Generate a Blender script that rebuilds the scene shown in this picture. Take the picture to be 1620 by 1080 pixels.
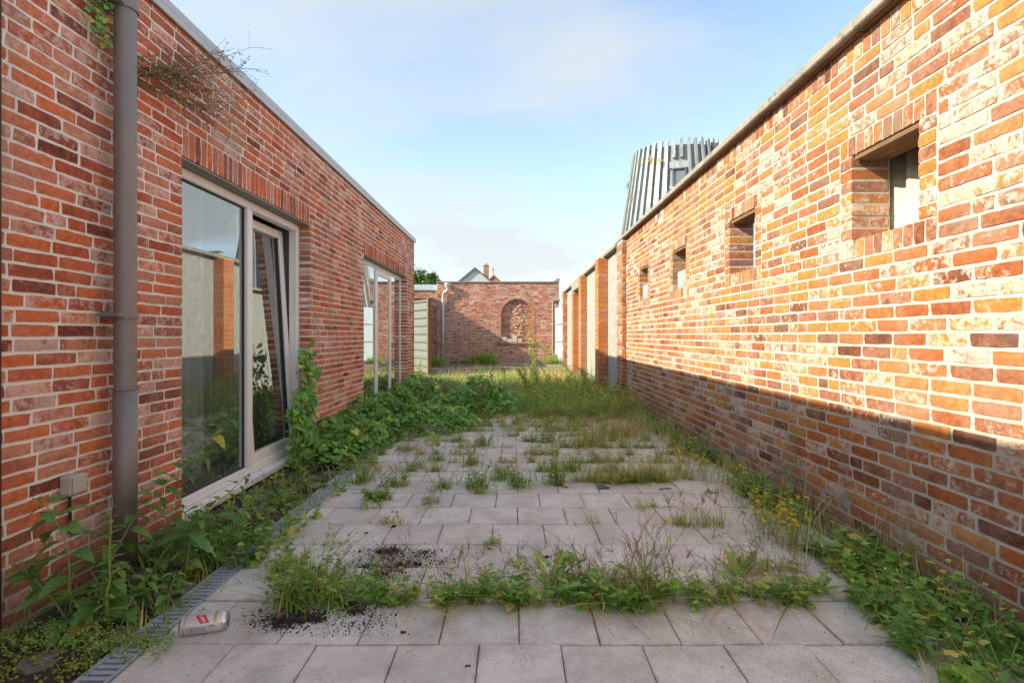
import bpy, math, random
import numpy as np
from mathutils import Matrix, Vector

# ------------------------------------------------------------------ reset
for o in list(bpy.data.objects):
    bpy.data.objects.remove(o, do_unlink=True)
scene = bpy.context.scene
COL = scene.collection
R = math.radians

# ------------------------------------------------------------------ camera
FPX, VPX, VPY, HC = 808.0, 815.0, 530.0, 1.14      # focal length / vanishing point in photo pixels, eye height
cd = bpy.data.cameras.new('camera')
cam = bpy.data.objects.new('camera', cd); COL.objects.link(cam)
cam.location = (0, 0, HC); cam.rotation_euler = (R(90), 0, 0)
cd.sensor_width = 36.0; cd.lens = FPX / 1620 * 36.0
cd.shift_x = -5 / 1620; cd.shift_y = -10 / 1620
cd.clip_start = 0.02; cd.clip_end = 3000
scene.camera = cam

# ------------------------------------------------------------------ sky + sun
SUN = Vector((1.0, 0.33, -0.60)).normalized()        # direction the light travels
EL = math.asin(-SUN.z); ROT = math.atan2(-SUN.x, -SUN.y)
w = bpy.data.worlds.new('World'); scene.world = w; w.use_nodes = True
nt = w.node_tree; nt.nodes.clear()
def wn(t, **k):
    n = nt.nodes.new(t)
    for a, b in k.items(): setattr(n, a, b)
    return n
sky = wn('ShaderNodeTexSky', sky_type='NISHITA', sun_disc=False, sun_elevation=EL, sun_rotation=ROT,
         air_density=0.72, dust_density=0.8, ozone_density=1.0)
tc = wn('ShaderNodeTexCoord'); sep = wn('ShaderNodeSeparateXYZ')
nt.links.new(tc.outputs['Generated'], sep.inputs[0])
# project the view direction on a flat cloud layer
mz = wn('ShaderNodeMath', operation='MAXIMUM'); mz.inputs[1].default_value = 0.0
nt.links.new(sep.outputs[2], mz.inputs[0])
az = wn('ShaderNodeMath', operation='ADD'); az.inputs[1].default_value = 0.22
nt.links.new(mz.outputs[0], az.inputs[0])
dx = wn('ShaderNodeMath', operation='DIVIDE'); dy = wn('ShaderNodeMath', operation='DIVIDE')
nt.links.new(sep.outputs[0], dx.inputs[0]); nt.links.new(az.outputs[0], dx.inputs[1])
nt.links.new(sep.outputs[1], dy.inputs[0]); nt.links.new(az.outputs[0], dy.inputs[1])
cmb = wn('ShaderNodeCombineXYZ')
nt.links.new(dx.outputs[0], cmb.inputs[0]); nt.links.new(dy.outputs[0], cmb.inputs[1])
mp = wn('ShaderNodeMapping'); mp.inputs['Rotation'].default_value = (0, 0, R(28)); mp.inputs['Scale'].default_value = (0.55, 1.15, 1)
mp.inputs['Location'].default_value = (5.3, 2.2, 0)
nt.links.new(cmb.outputs[0], mp.inputs[0])
cn = wn('ShaderNodeTexNoise'); cn.inputs['Scale'].default_value = 1.45; cn.inputs['Detail'].default_value = 7.0
cn.inputs['Roughness'].default_value = 0.52; cn.inputs['Distortion'].default_value = 0.35
nt.links.new(mp.outputs[0], cn.inputs['Vector'])
cr = wn('ShaderNodeValToRGB'); cr.color_ramp.elements[0].position = 0.40; cr.color_ramp.elements[1].position = 0.66
cr.color_ramp.elements[0].color = (0.10, 0.10, 0.10, 1); cr.color_ramp.elements[1].color = (0.88, 0.88, 0.88, 1)
nt.links.new(cn.outputs[0], cr.inputs[0])
mixc = wn('ShaderNodeMixRGB'); mixc.inputs[2].default_value = (1.74, 1.82, 2.00, 1)
hz1 = wn('ShaderNodeMath', operation='SUBTRACT'); hz1.inputs[0].default_value = 1.0; nt.links.new(mz.outputs[0], hz1.inputs[1])
hz2 = wn('ShaderNodeMath', operation='POWER'); nt.links.new(hz1.outputs[0], hz2.inputs[0]); hz2.inputs[1].default_value = 4.5
hz3 = wn('ShaderNodeMath', operation='MULTIPLY_ADD', use_clamp=True); nt.links.new(hz2.outputs[0], hz3.inputs[0]); hz3.inputs[1].default_value = 0.80
nt.links.new(cr.outputs[0], hz3.inputs[2])
hz4 = wn('ShaderNodeMath', operation='MINIMUM'); nt.links.new(hz3.outputs[0], hz4.inputs[0]); hz4.inputs[1].default_value = 0.93
nt.links.new(hz4.outputs[0], mixc.inputs[0]); nt.links.new(sky.outputs[0], mixc.inputs[1])
bg = wn('ShaderNodeBackground'); bg.inputs[1].default_value = 0.102
nt.links.new(mixc.outputs[0], bg.inputs[0])
wo = wn('ShaderNodeOutputWorld'); nt.links.new(bg.outputs[0], wo.inputs[0])

sd = bpy.data.lights.new('sun', 'SUN'); sd.energy = 2.0; sd.angle = R(0.53); sd.color = (1.0, 0.91, 0.80)
sun = bpy.data.objects.new('sun', sd); COL.objects.link(sun)
sun.rotation_euler = SUN.to_track_quat('-Z', 'Y').to_euler(); sun.location = (-20, -6, 14)

scene.view_settings.view_transform = 'Standard'; scene.view_settings.look = 'None'
scene.view_settings.exposure = 2.22; scene.view_settings.gamma = 1.0
scene.view_settings.use_curve_mapping = False
scene.view_settings.use_white_balance = True; scene.view_settings.white_balance_temperature = 6950; scene.view_settings.white_balance_tint = 2
scene.render.engine = 'CYCLES'
scene.cycles.max_bounces = 8; scene.cycles.diffuse_bounces = 4; scene.cycles.glossy_bounces = 4
scene.cycles.transmission_bounces = 6; scene.cycles.transparent_max_bounces = 12

# ------------------------------------------------------------------ helpers
rnd = random.Random(11)
rng = np.random.default_rng(11)

def gp(x, y, z=0.0):
    """photo pixel of a point standing at height z -> (X, Y)"""
    d = FPX * (HC - z) / (y - VPY)
    return (x - VPX) * d / FPX, d
def proj(X, Y, Z):
    return VPX + FPX * X / Y, VPY + FPX * (HC - Z) / Y

def empty(name, loc=(0, 0, 0), rz=0.0, label=None, cat=None, group=None, parent=None):
    o = bpy.data.objects.new(name, None); COL.objects.link(o)
    o.location = loc; o.rotation_euler = (0, 0, rz); o.empty_display_size = 0.1
    if parent: o.parent = parent
    return tag(o, label, cat, group)
def tag(o, label=None, cat=None, group=None, kind=None):
    if label: o['label'] = label
    if cat: o['category'] = cat
    if group: o['group'] = group
    if kind: o['kind'] = kind
    return o

class MB:
    """collects geometry as numpy blocks, links it as one mesh object"""
    def __init__(s): s.v = []; s.f = []; s.n = 0
    def add(s, v, f):
        v = np.asarray(v, float).reshape(-1, 3)
        k = s.n
        s.v.append(v); s.f.extend([tuple(i + k for i in q) for q in f]); s.n += len(v)
    def box(s, x0, x1, y0, y1, z0, z1):
        v = [(x0,y0,z0),(x1,y0,z0),(x1,y1,z0),(x0,y1,z0),(x0,y0,z1),(x1,y0,z1),(x1,y1,z1),(x0,y1,z1)]
        s.add(v, [(0,3,2,1),(4,5,6,7),(0,1,5,4),(1,2,6,5),(2,3,7,6),(3,0,4,7)])
    def bbox(s, x0, x1, y0, y1, z0, z1, b=0.006):
        """box with chamfered edges"""
        v = []; f = []
        X = (x0, x1); Y = (y0, y1); Z = (z0, z1)
        idx = {}
        for i in (0, 1):
            for j in (0, 1):
                for k in (0, 1):
                    sx = b if i == 0 else -b; sy = b if j == 0 else -b; sz = b if k == 0 else -b
                    idx[i,j,k,0] = len(v); v.append((X[i], Y[j]+sy, Z[k]+sz))
                    idx[i,j,k,1] = len(v); v.append((X[i]+sx, Y[j], Z[k]+sz))
                    idx[i,j,k,2] = len(v); v.append((X[i]+sx, Y[j]+sy, Z[k]))
        I = idx
        f += [(I[0,0,0,0],I[0,0,1,0],I[0,1,1,0],I[0,1,0,0]), (I[1,0,0,0],I[1,1,0,0],I[1,1,1,0],I[1,0,1,0])]
        f += [(I[0,0,0,1],I[1,0,0,1],I[1,0,1,1],I[0,0,1,1]), (I[0,1,0,1],I[0,1,1,1],I[1,1,1,1],I[1,1,0,1])]
        f += [(I[0,0,0,2],I[0,1,0,2],I[1,1,0,2],I[1,0,0,2]), (I[0,0,1,2],I[1,0,1,2],I[1,1,1,2],I[0,1,1,2])]
        for j in (0,1):
            for k in (0,1): f.append((I[0,j,k,1],I[1,j,k,1],I[1,j,k,2],I[0,j,k,2]))
        for i in (0,1):
            for k in (0,1): f.append((I[i,0,k,0],I[i,1,k,0],I[i,1,k,2],I[i,0,k,2]))
        for i in (0,1):
            for j in (0,1): f.append((I[i,j,0,0],I[i,j,1,0],I[i,j,1,1],I[i,j,0,1]))
        for i in (0,1):
            for j in (0,1):
                for k in (0,1): f.append((I[i,j,k,0],I[i,j,k,1],I[i,j,k,2]))
        s.add(v, f)
    def tube(s, pts, rad, n=6, caps=True):
        pts = [Vector(p) for p in pts]; m = len(pts)
        if not hasattr(rad, '__len__'): rad = [rad] * m
        v = []; f = []
        up = Vector((0.31, 0.22, 0.93))
        for i, p in enumerate(pts):
            t = (pts[min(i+1, m-1)] - pts[max(i-1, 0)]).normalized()
            a = t.cross(up)
            if a.length < 1e-3: a = t.cross(Vector((1, 0, 0)))
            a.normalize(); b = t.cross(a)
            for k in range(n):
                q = 2 * math.pi * k / n
                v.append(p + (a * math.cos(q) + b * math.sin(q)) * rad[i])
        for i in range(m - 1):
            for k in range(n):
                k2 = (k + 1) % n
                f.append((i*n+k, i*n+k2, (i+1)*n+k2, (i+1)*n+k))
        if caps:
            f.append(tuple(range(n-1, -1, -1))); f.append(tuple((m-1)*n + k for k in range(n)))
        s.add([tuple(q) for q in v], f)
    def lathe(s, prof, n=24, axis=(0, 0)):
        v = []; f = []
        for r_, z in prof:
            for k in range(n):
                q = 2 * math.pi * k / n
                v.append((axis[0] + r_ * math.cos(q), axis[1] + r_ * math.sin(q), z))
        for i in range(len(prof) - 1):
            for k in range(n):
                k2 = (k + 1) % n
                f.append((i*n+k, i*n+k2, (i+1)*n+k2, (i+1)*n+k))
        s.add(v, f)
    def mesh(s, name):
        me = bpy.data.meshes.new(name)
        if s.n:
            me.from_pydata(np.concatenate(s.v).tolist(), [], s.f); me.update()
        return me
    def build(s, name, mat, parent=None, smooth=False, kind=None, loc=None):
        o = bpy.data.objects.new(name, s.mesh(name)); COL.objects.link(o)
        if mat: o.data.materials.append(mat)
        if smooth: o.data.polygons.foreach_set('use_smooth', [True] * len(o.data.polygons))
        if parent: o.parent = parent
        if loc: o.location = loc
        if kind: o['kind'] = kind
        return o

def new_obj(name, me, parent=None, loc=None):
    o = bpy.data.objects.new(name, me); COL.objects.link(o)
    if parent: o.parent = parent
    if loc is not None: o.location = loc
    return o

# ------------------------------------------------------------------ materials
class NT:
    def __init__(s, name):
        s.m = bpy.data.materials.new(name); s.m.use_nodes = True
        s.t = s.m.node_tree; s.t.nodes.clear()
        s.out = s.n('ShaderNodeOutputMaterial')
    def n(s, t, **k):
        q = s.t.nodes.new(t)
        for a, b in k.items(): setattr(q, a, b)
        return q
    def l(s, a, b): s.t.links.new(a, b)
    def val(s, sock, v):
        if isinstance(v, (int, float)): sock.default_value = v
        elif isinstance(v, tuple): sock.default_value = v if len(v) == 4 or sock.type == 'VECTOR' else v + (1,)
        else: s.l(v, sock)
    def math(s, op, a, b=0.0, c=None):
        q = s.n('ShaderNodeMath', operation=op); s.val(q.inputs[0], a); s.val(q.inputs[1], b)
        if c is not None: s.val(q.inputs[2], c)
        return q.outputs[0]
    def mix(s, f, a, b, mode='MIX'):
        q = s.n('ShaderNodeMixRGB', blend_type=mode); s.val(q.inputs[0], f); s.val(q.inputs[1], a); s.val(q.inputs[2], b)
        return q.outputs[0]
    def noise(s, scale, detail=4, rough=0.55, vec=None, dist=0.0, dim='3D', wv=None):
        q = s.n('ShaderNodeTexNoise', noise_dimensions=dim); q.inputs['Scale'].default_value = scale
        q.inputs['Detail'].default_value = detail; q.inputs['Roughness'].default_value = rough; q.inputs['Distortion'].default_value = dist
        s.l(vec if vec is not None else s.pos(), q.inputs['Vector'])
        if wv is not None: s.l(wv, q.inputs['W'])
        return q.outputs[0]
    def pos(s):
        if not hasattr(s, '_p'): s._g = s.n('ShaderNodeNewGeometry'); s._p = s._g.outputs['Position']
        return s._p
    def rand(s):
        s.pos(); oi = s.n('ShaderNodeObjectInfo')
        return s.math('FRACT', s.math('ADD', s._g.outputs['Random Per Island'], oi.outputs['Random']))
    def ramp(s, f, stops, interp='LINEAR'):
        q = s.n('ShaderNodeValToRGB'); e = q.color_ramp.elements; q.color_ramp.interpolation = interp
        while len(e) < len(stops): e.new(0.5)
        for i, (p, c) in enumerate(stops):
            e[i].position = p; e[i].color = (c if isinstance(c, tuple) else (c, c, c)) + (1,)
        s.l(f, q.inputs[0]); return q.outputs[0]
    def bump(s, h, strength=0.5, dist=0.01):
        q = s.n('ShaderNodeBump'); q.inputs['Strength'].default_value = strength; q.inputs['Distance'].default_value = dist
        s.l(h, q.inputs['Height']); return q.outputs[0]
    def bsdf(s, col, rough=0.8, metal=0.0, normal=None, spec=0.3):
        q = s.n('ShaderNodeBsdfPrincipled'); s.val(q.inputs['Base Color'], col); s.val(q.inputs['Roughness'], rough)
        s.val(q.inputs['Metallic'], metal); q.inputs['Specular IOR Level'].default_value = spec
        if normal is not None: s.l(normal, q.inputs['Normal'])
        return q
    def done(s, sh): s.l(sh if not hasattr(sh, 'outputs') else sh.outputs[0], s.out.inputs[0]); return s.m

def mat_brick(name, stops, bloom=(0.60, 0.52, 0.45), bloom_amt=0.5, haze=0.16):
    t = NT(name); r = t.rand()
    r2 = t.math('FRACT', t.math('MULTIPLY', r, 17.37)); r3 = t.math('FRACT', t.math('MULTIPLY', r, 61.7))
    c = t.ramp(r, stops)
    n1 = t.noise(9, 4, 0.6); n2 = t.noise(42, 5, 0.65); n3 = t.noise(210, 3, 0.6)
    c = t.mix(t.ramp(n1, [(0.3, 0.0), (0.75, 0.5)]), c, t.mix(1.0, c, (0.55, 0.45, 0.42), 'MULTIPLY'))
    c2 = t.ramp(t.math('FRACT', t.math('ADD', r, 0.13)), stops)
    c = t.mix(t.ramp(t.noise(22, 5, 0.7, dist=0.8), [(0.46, 0.0), (0.60, 0.75)]), c, c2)
    v = t.math('ADD', 0.42, t.math('MULTIPLY', n2, 1.15))
    c = t.mix(1.0, c, v, 'MULTIPLY')
    # lime bloom and mortar smears, more on some bricks than on others
    a = t.noise(24, 9, 0.72, dist=0.9, dim='4D', wv=t.math('MULTIPLY', r3, 30.0))
    th = t.math('ADD', a, t.math('MULTIPLY', t.math('SUBTRACT', r2, 0.72), 0.30))
    big = t.noise(1.1, 3, 0.5)
    th = t.math('ADD', th, t.math('MULTIPLY', t.math('SUBTRACT', big, 0.5), 0.34))
    f = t.math('MULTIPLY', t.ramp(th, [(0.50, 0.0), (0.565, 0.7), (0.66, 1.0)]), bloom_amt)
    c = t.mix(f, c, bloom)
    hz_ = t.math('MULTIPLY', t.ramp(t.noise(2.3, 6, 0.65), [(0.45, 0.0), (0.70, 1.0)]), haze)
    hz_ = t.math('MULTIPLY', hz_, t.math('ADD', 0.35, t.math('MULTIPLY', n2, 1.1)))
    c = t.mix(hz_, c, bloom)
    sz = t.n('ShaderNodeSeparateXYZ'); t.l(t.pos(), sz.inputs[0])
    ft = t.math('ADD', sz.outputs[2], t.math('MULTIPLY', t.math('SUBTRACT', t.noise(3.5, 5, 0.65), 0.5), 0.55))
    c = t.mix(t.ramp(ft, [(0.02, 0.55), (0.30, 0.0)]), c, (0.13, 0.115, 0.085))
    # soot specks
    d = t.ramp(t.noise(75, 3, 0.7), [(0.66, 0.0), (0.75, 0.55)])
    c = t.mix(d, c, (0.07, 0.05, 0.045))
    smp = t.n('ShaderNodeMapping'); smp.inputs['Scale'].default_value = (1.6, 1.6, 0.28); t.l(t.pos(), smp.inputs[0])
    stn = t.ramp(t.noise(2.4, 7, 0.62, vec=smp.outputs[0], dist=0.3), [(0.50, 0.0), (0.68, 0.42)])
    c = t.mix(stn, c, (0.27, 0.225, 0.165))
    hgt = t.math('ADD', t.math('MULTIPLY', n2, 0.6), t.math('MULTIPLY', n3, 0.4))
    return t.done(t.bsdf(c, 0.92, normal=t.bump(hgt, 0.55, 0.006), spec=0.2))

LEFT_STOPS = [(0.0, (0.149, 0.051, 0.037)), (0.07, (0.313, 0.081, 0.047)), (0.20, (0.489, 0.108, 0.048)), (0.40, (0.599, 0.146, 0.065)),
              (0.58, (0.681, 0.173, 0.056)), (0.72, (0.570, 0.202, 0.117)), (0.86, (0.638, 0.278, 0.178)), (1.0, (0.395, 0.114, 0.065))]
RIGHT_STOPS = [(0.0, (0.124, 0.051, 0.032)), (0.10, (0.232, 0.076, 0.036)), (0.28, (0.381, 0.111, 0.036)), (0.48, (0.464, 0.155, 0.040)),
               (0.64, (0.530, 0.238, 0.056)), (0.78, (0.414, 0.131, 0.050)), (0.90, (0.398, 0.175, 0.103)), (1.0, (0.223, 0.119, 0.076))]
BACK_STOPS = [(0.0, (0.120, 0.054, 0.043)), (0.15, (0.312, 0.094, 0.060)), (0.45, (0.456, 0.142, 0.079)), (0.7, (0.552, 0.192, 0.096)), (0.88, (0.540, 0.288, 0.198)), (1.0, (0.624, 0.480, 0.384))]
M_BRICK_L = mat_brick('red_brick', LEFT_STOPS, bloom=(0.76, 0.62, 0.55), bloom_amt=0.58)
M_BRICK_R = mat_brick('orange_brick', RIGHT_STOPS, bloom=(0.57, 0.505, 0.42), bloom_amt=0.78)
M_BRICK_B = mat_brick('old_red_brick', BACK_STOPS, bloom=(0.58, 0.47, 0.41), bloom_amt=0.5)
M_ARCH = mat_brick('arch_brick', [(0.0, (0.40, 0.17, 0.10)), (0.5, (0.50, 0.22, 0.13)), (1.0, (0.46, 0.26, 0.17))], bloom_amt=0.3)
M_PIER = mat_brick('ribbed_orange_block', [(0.0, (0.42, 0.135, 0.04)), (0.5, (0.50, 0.17, 0.05)), (1.0, (0.50, 0.16, 0.05))], bloom_amt=0.15)

def mat_rough(name, c1, c2, scale=18, rough=0.9, bump=0.6, bdist=0.006, fine=160, extra=None, foot=False):
    t = NT(name); n1 = t.noise(scale, 6, 0.62); n2 = t.noise(fine, 3, 0.6)
    c = t.mix(t.ramp(n1, [(0.3, 0.0), (0.7, 1.0)]), c1, c2)
    c = t.mix(1.0, c, t.math('ADD', 0.78, t.math('MULTIPLY', n2, 0.44)), 'MULTIPLY')
    if extra:
        f = t.ramp(t.noise(extra[1], 5, 0.6), [(extra[2], 0.0), (extra[2] + 0.12, 1.0)])
        c = t.mix(t.math('MULTIPLY', f, extra[3]), c, extra[0])
    if foot:
        smp = t.n('ShaderNodeMapping'); smp.inputs['Scale'].default_value = (1.6, 1.6, 0.28); t.l(t.pos(), smp.inputs[0])
        stn = t.ramp(t.noise(2.4, 7, 0.62, vec=smp.outputs[0], dist=0.3), [(0.50, 0.0), (0.68, 0.42)])
        c = t.mix(stn, c, (0.27, 0.225, 0.165))
        sz = t.n('ShaderNodeSeparateXYZ'); t.l(t.pos(), sz.inputs[0])
        ft = t.math('ADD', sz.outputs[2], t.math('MULTIPLY', t.math('SUBTRACT', t.noise(3.5, 5, 0.65), 0.5), 0.55))
        c = t.mix(t.ramp(ft, [(0.02, 0.6), (0.32, 0.0)]), c, (0.15, 0.135, 0.095))
    h = t.math('ADD', t.math('MULTIPLY', n1, 0.6), t.math('MULTIPLY', n2, 0.4))
    return t.done(t.bsdf(c, rough, normal=t.bump(h, bump, bdist), spec=0.2))
M_MORTAR_L = mat_rough('mortar_pinkish_grey', (0.76, 0.71, 0.64), (0.84, 0.80, 0.735), 14, extra=((0.54, 0.48, 0.41), 3, 0.6, 0.5), foot=True, bump=0.9)
M_MORTAR_R = mat_rough('mortar_cream', (0.45, 0.41, 0.35), (0.57, 0.525, 0.455), 14, extra=((0.38, 0.35, 0.26), 2.5, 0.54, 0.7), foot=True, bump=1.0, bdist=0.009)
M_MORTAR_B = mat_rough('mortar_back', (0.62, 0.54, 0.47), (0.74, 0.65, 0.57), 8)
M_CONC = mat_rough('concrete_panel', (0.25, 0.255, 0.235), (0.36, 0.365, 0.335), 7, fine=45, bump=0.9, extra=((0.20, 0.195, 0.17), 22, 0.55, 0.6))
M_COPING = mat_rough('weathered_concrete_coping', (0.22, 0.195, 0.165), (0.35, 0.315, 0.27), 7, extra=((0.12, 0.12, 0.10), 12, 0.56, 0.7))
M_SOIL = mat_rough('dark_soil', (0.045, 0.036, 0.028), (0.12, 0.095, 0.07), 22, bump=1.0, bdist=0.02, extra=((0.20, 0.17, 0.13), 6, 0.55, 0.6))
M_JOINT = mat_rough('sandy_joint', (0.12, 0.10, 0.08), (0.24, 0.21, 0.17), 25)
M_CRUMB = mat_rough('black_soil_crumbs', (0.018, 0.014, 0.011), (0.075, 0.056, 0.042), 45)
M_STONE = mat_rough('grey_paver_stone', (0.16, 0.145, 0.125), (0.27, 0.245, 0.21), 14, extra=((0.10, 0.14, 0.03), 9, 0.56, 0.8))
M_BLOCK = mat_rough('pale_concrete_block', (0.40, 0.39, 0.33), (0.52, 0.51, 0.44), 20)
M_RUBBLE = mat_rough('broken_brick_rubble', (0.50, 0.24, 0.16), (0.62, 0.42, 0.33), 9, bump=1.0, bdist=0.03)

def mat_ground():
    t = NT('gravelly_ground'); n1 = t.noise(0.35, 5, 0.6); n2 = t.noise(7, 6, 0.7); n3 = t.noise(60, 4, 0.7)
    c = t.mix(t.ramp(n2, [(0.3, 0.0), (0.72, 1.0)]), (0.19, 0.155, 0.115), (0.36, 0.30, 0.23))
    c = t.mix(t.math('MULTIPLY', t.ramp(n1, [(0.48, 0.0), (0.62, 1.0)]), 0.55), c, (0.13, 0.14, 0.05))
    c = t.mix(1.0, c, t.math('ADD', 0.6, t.math('MULTIPLY', n3, 0.8)), 'MULTIPLY')
    return t.done(t.bsdf(c, 0.95, normal=t.bump(t.math('ADD', n2, n3), 0.8, 0.03), spec=0.15))
M_GROUND = mat_ground()

def mat_tile():
    t = NT('pinkish_paving_tile'); oi = t.n('ShaderNodeObjectInfo')
    r = oi.outputs['Random']
    c = t.ramp(r, [(0.0, (0.62, 0.57, 0.515)), (0.5, (0.68, 0.63, 0.57)), (1.0, (0.73, 0.68, 0.62))])
    n1 = t.noise(5, 6, 0.65); n2 = t.noise(34, 5, 0.65); n3 = t.noise(330, 2, 0.6)
    c = t.mix(t.math('MULTIPLY', t.ramp(n1, [(0.42, 0.0), (0.68, 1.0)]), 0.6), c, (0.38, 0.345, 0.30))
    c = t.mix(1.0, c, t.math('ADD', 0.83, t.math('MULTIPLY', n2, 0.34)), 'MULTIPLY')
    c = t.mix(1.0, c, t.math('ADD', 0.88, t.math('MULTIPLY', n3, 0.24)), 'MULTIPLY')
    tcn = t.n('ShaderNodeTexCoord'); sp = t.n('ShaderNodeSeparateXYZ'); t.l(tcn.outputs['Object'], sp.inputs[0])
    ed = t.math('MAXIMUM', t.math('ABSOLUTE', sp.outputs[0]), t.math('ABSOLUTE', sp.outputs[1]))
    ed = t.math('ADD', ed, t.math('MULTIPLY', t.math('SUBTRACT', t.noise(11, 5, 0.7), 0.5), 0.075))
    c = t.mix(t.ramp(ed, [(0.138, 0.0), (0.157, 0.42)]), c, (0.27, 0.235, 0.18))
    vo = t.n('ShaderNodeTexVoronoi'); vo.inputs['Scale'].default_value = 75; vo.inputs['Randomness'].default_value = 1.0
    t.l(t.pos(), vo.inputs['Vector'])
    dots = t.math('MULTIPLY', t.ramp(vo.outputs['Distance'], [(0.13, 1.0), (0.24, 0.0)]), t.ramp(t.noise(2.6, 3, 0.6), [(0.42, 0.0), (0.6, 0.75)]))
    c = t.mix(dots, c, (0.10, 0.085, 0.075))
    st = t.ramp(t.noise(1.7, 4, 0.6, dist=0.6), [(0.60, 0.0), (0.72, 0.35)])
    c = t.mix(st, c, (0.28, 0.235, 0.165))
    return t.done(t.bsdf(c, 0.8, normal=t.bump(t.math('ADD', n2, n3), 0.25, 0.003), spec=0.3))
M_TILE = mat_tile()

def mat_plain(name, col, rough=0.5, metal=0.0, var=0.12, scale=20, bump=0.1, spec=0.5, streak=None):
    t = NT(name); n1 = t.noise(scale, 5, 0.6)
    c = t.mix(1.0, col, t.math('ADD', 1 - var, t.math('MULTIPLY', n1, 2 * var)), 'MULTIPLY')
    if streak:
        mpn = t.n('ShaderNodeMapping'); mpn.inputs['Scale'].default_value = streak[1]; t.l(t.pos(), mpn.inputs[0])
        f = t.ramp(t.noise(6, 5, 0.65, vec=mpn.outputs[0]), [(0.45, 0.0), (0.7, streak[2])])
        c = t.mix(f, c, streak[0])
    return t.done(t.bsdf(c, rough, metal, normal=t.bump(n1, bump, 0.004), spec=spec))
M_PVC = mat_plain('white_pvc_frame', (0.84, 0.83, 0.82), 0.4, var=0.05, streak=((0.55, 0.50, 0.45), (2, 2, 0.5), 0.25))
M_GASKET = mat_plain('black_rubber_gasket', (0.03, 0.03, 0.03), 0.7)
M_ZINC = mat_plain('weathered_zinc', (0.235, 0.21, 0.205), 0.5, 0.35, var=0.2, scale=9, streak=((0.30, 0.20, 0.14), (6, 6, 0.6), 0.55))
M_ALU = mat_plain('pale_aluminium_trim', (0.50, 0.50, 0.49), 0.45, 0.3, var=0.1)
M_GREYTRIM = mat_plain('grey_metal_lintel', (0.24, 0.235, 0.22), 0.55, 0.2, var=0.15)
M_SOCKET = mat_plain('beige_plastic', (0.50, 0.45, 0.37), 0.5, var=0.08)
M_GALV = mat_plain('galvanised_grate', (0.42, 0.46, 0.53), 0.5, 0.25, var=0.2, scale=40)
M_DARK = mat_plain('dark_void', (0.02, 0.02, 0.02), 0.9)
M_PLASTER = mat_plain('grey_interior_plaster', (0.30, 0.30, 0.31), 0.9, var=0.06, scale=3)
M_CURTAIN = mat_plain('pale_curtain', (0.62, 0.62, 0.62), 0.9, var=0.06)
M_SCREEN = mat_plain('grey_blind', (0.22, 0.215, 0.23), 0.9, var=0.06)
M_WHITEPIPE = mat_plain('pale_grey_pipe', (0.56, 0.57, 0.58), 0.45, var=0.08)
M_PANEL = mat_plain('pale_green_grey_sheet', (0.17, 0.20, 0.185), 0.5, 0.1, var=0.12, streak=((0.25, 0.24, 0.20), (1, 1, 0.4), 0.4))
M_GATE = mat_plain('pale_blue_grey_gate', (0.44, 0.55, 0.62), 0.45, 0.2, var=0.1)
M_SHEET = mat_rough('fibre_cement_sheet', (0.36, 0.37, 0.31), (0.52, 0.51, 0.40), 6, extra=((0.26, 0.27, 0.22), 11, 0.57, 0.7))
M_SHEET2 = mat_rough('blue_grey_sheet', (0.20, 0.225, 0.22), (0.28, 0.31, 0.30), 9, extra=((0.24, 0.26, 0.25), 14, 0.57, 0.7))
M_TOWER = mat_plain('silver_roof_sheet', (0.36, 0.39, 0.405), 0.5, 0.25, var=0.35, scale=1.6, streak=((0.14, 0.14, 0.12), (0.9, 0.9, 0.10), 0.85))
M_TOWERD = mat_plain('gap_shade_cladding', (0.20, 0.22, 0.24), 0.55, 0.3, var=0.3, scale=2)  # darkened colour stands for the shade in the gaps between the fins
M_RIB = mat_plain('weathered_fin', (0.30, 0.30, 0.27), 0.6, 0.2, var=0.25, scale=3, streak=((0.13, 0.12, 0.08), (1.2, 1.2, 0.3), 0.8))
M_WOOD = mat_plain('brown_lintel_board', (0.22, 0.115, 0.055), 0.85, var=0.3, scale=30, bump=0.4, streak=((0.09, 0.045, 0.02), (30, 1.5, 30), 0.8))
M_SIDING = mat_plain('grey_white_siding', (0.50, 0.53, 0.55), 0.7, var=0.06)
M_SLATE = mat_plain('dark_roof_edge', (0.10, 0.11, 0.13), 0.7)
M_ROOFTILE = mat_plain('orange_roof_tile', (0.42, 0.19, 0.10), 0.85, var=0.25, scale=6)
M_CHIM = mat_plain('chimney_brick', (0.40, 0.18, 0.11), 0.9, var=0.25, scale=8)
M_BARK = mat_plain('bark', (0.10, 0.08, 0.06), 0.95, var=0.3, bump=0.6)
M_LAMP = mat_plain('grey_lamp_metal', (0.42, 0.43, 0.43), 0.5, 0.3)

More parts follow.
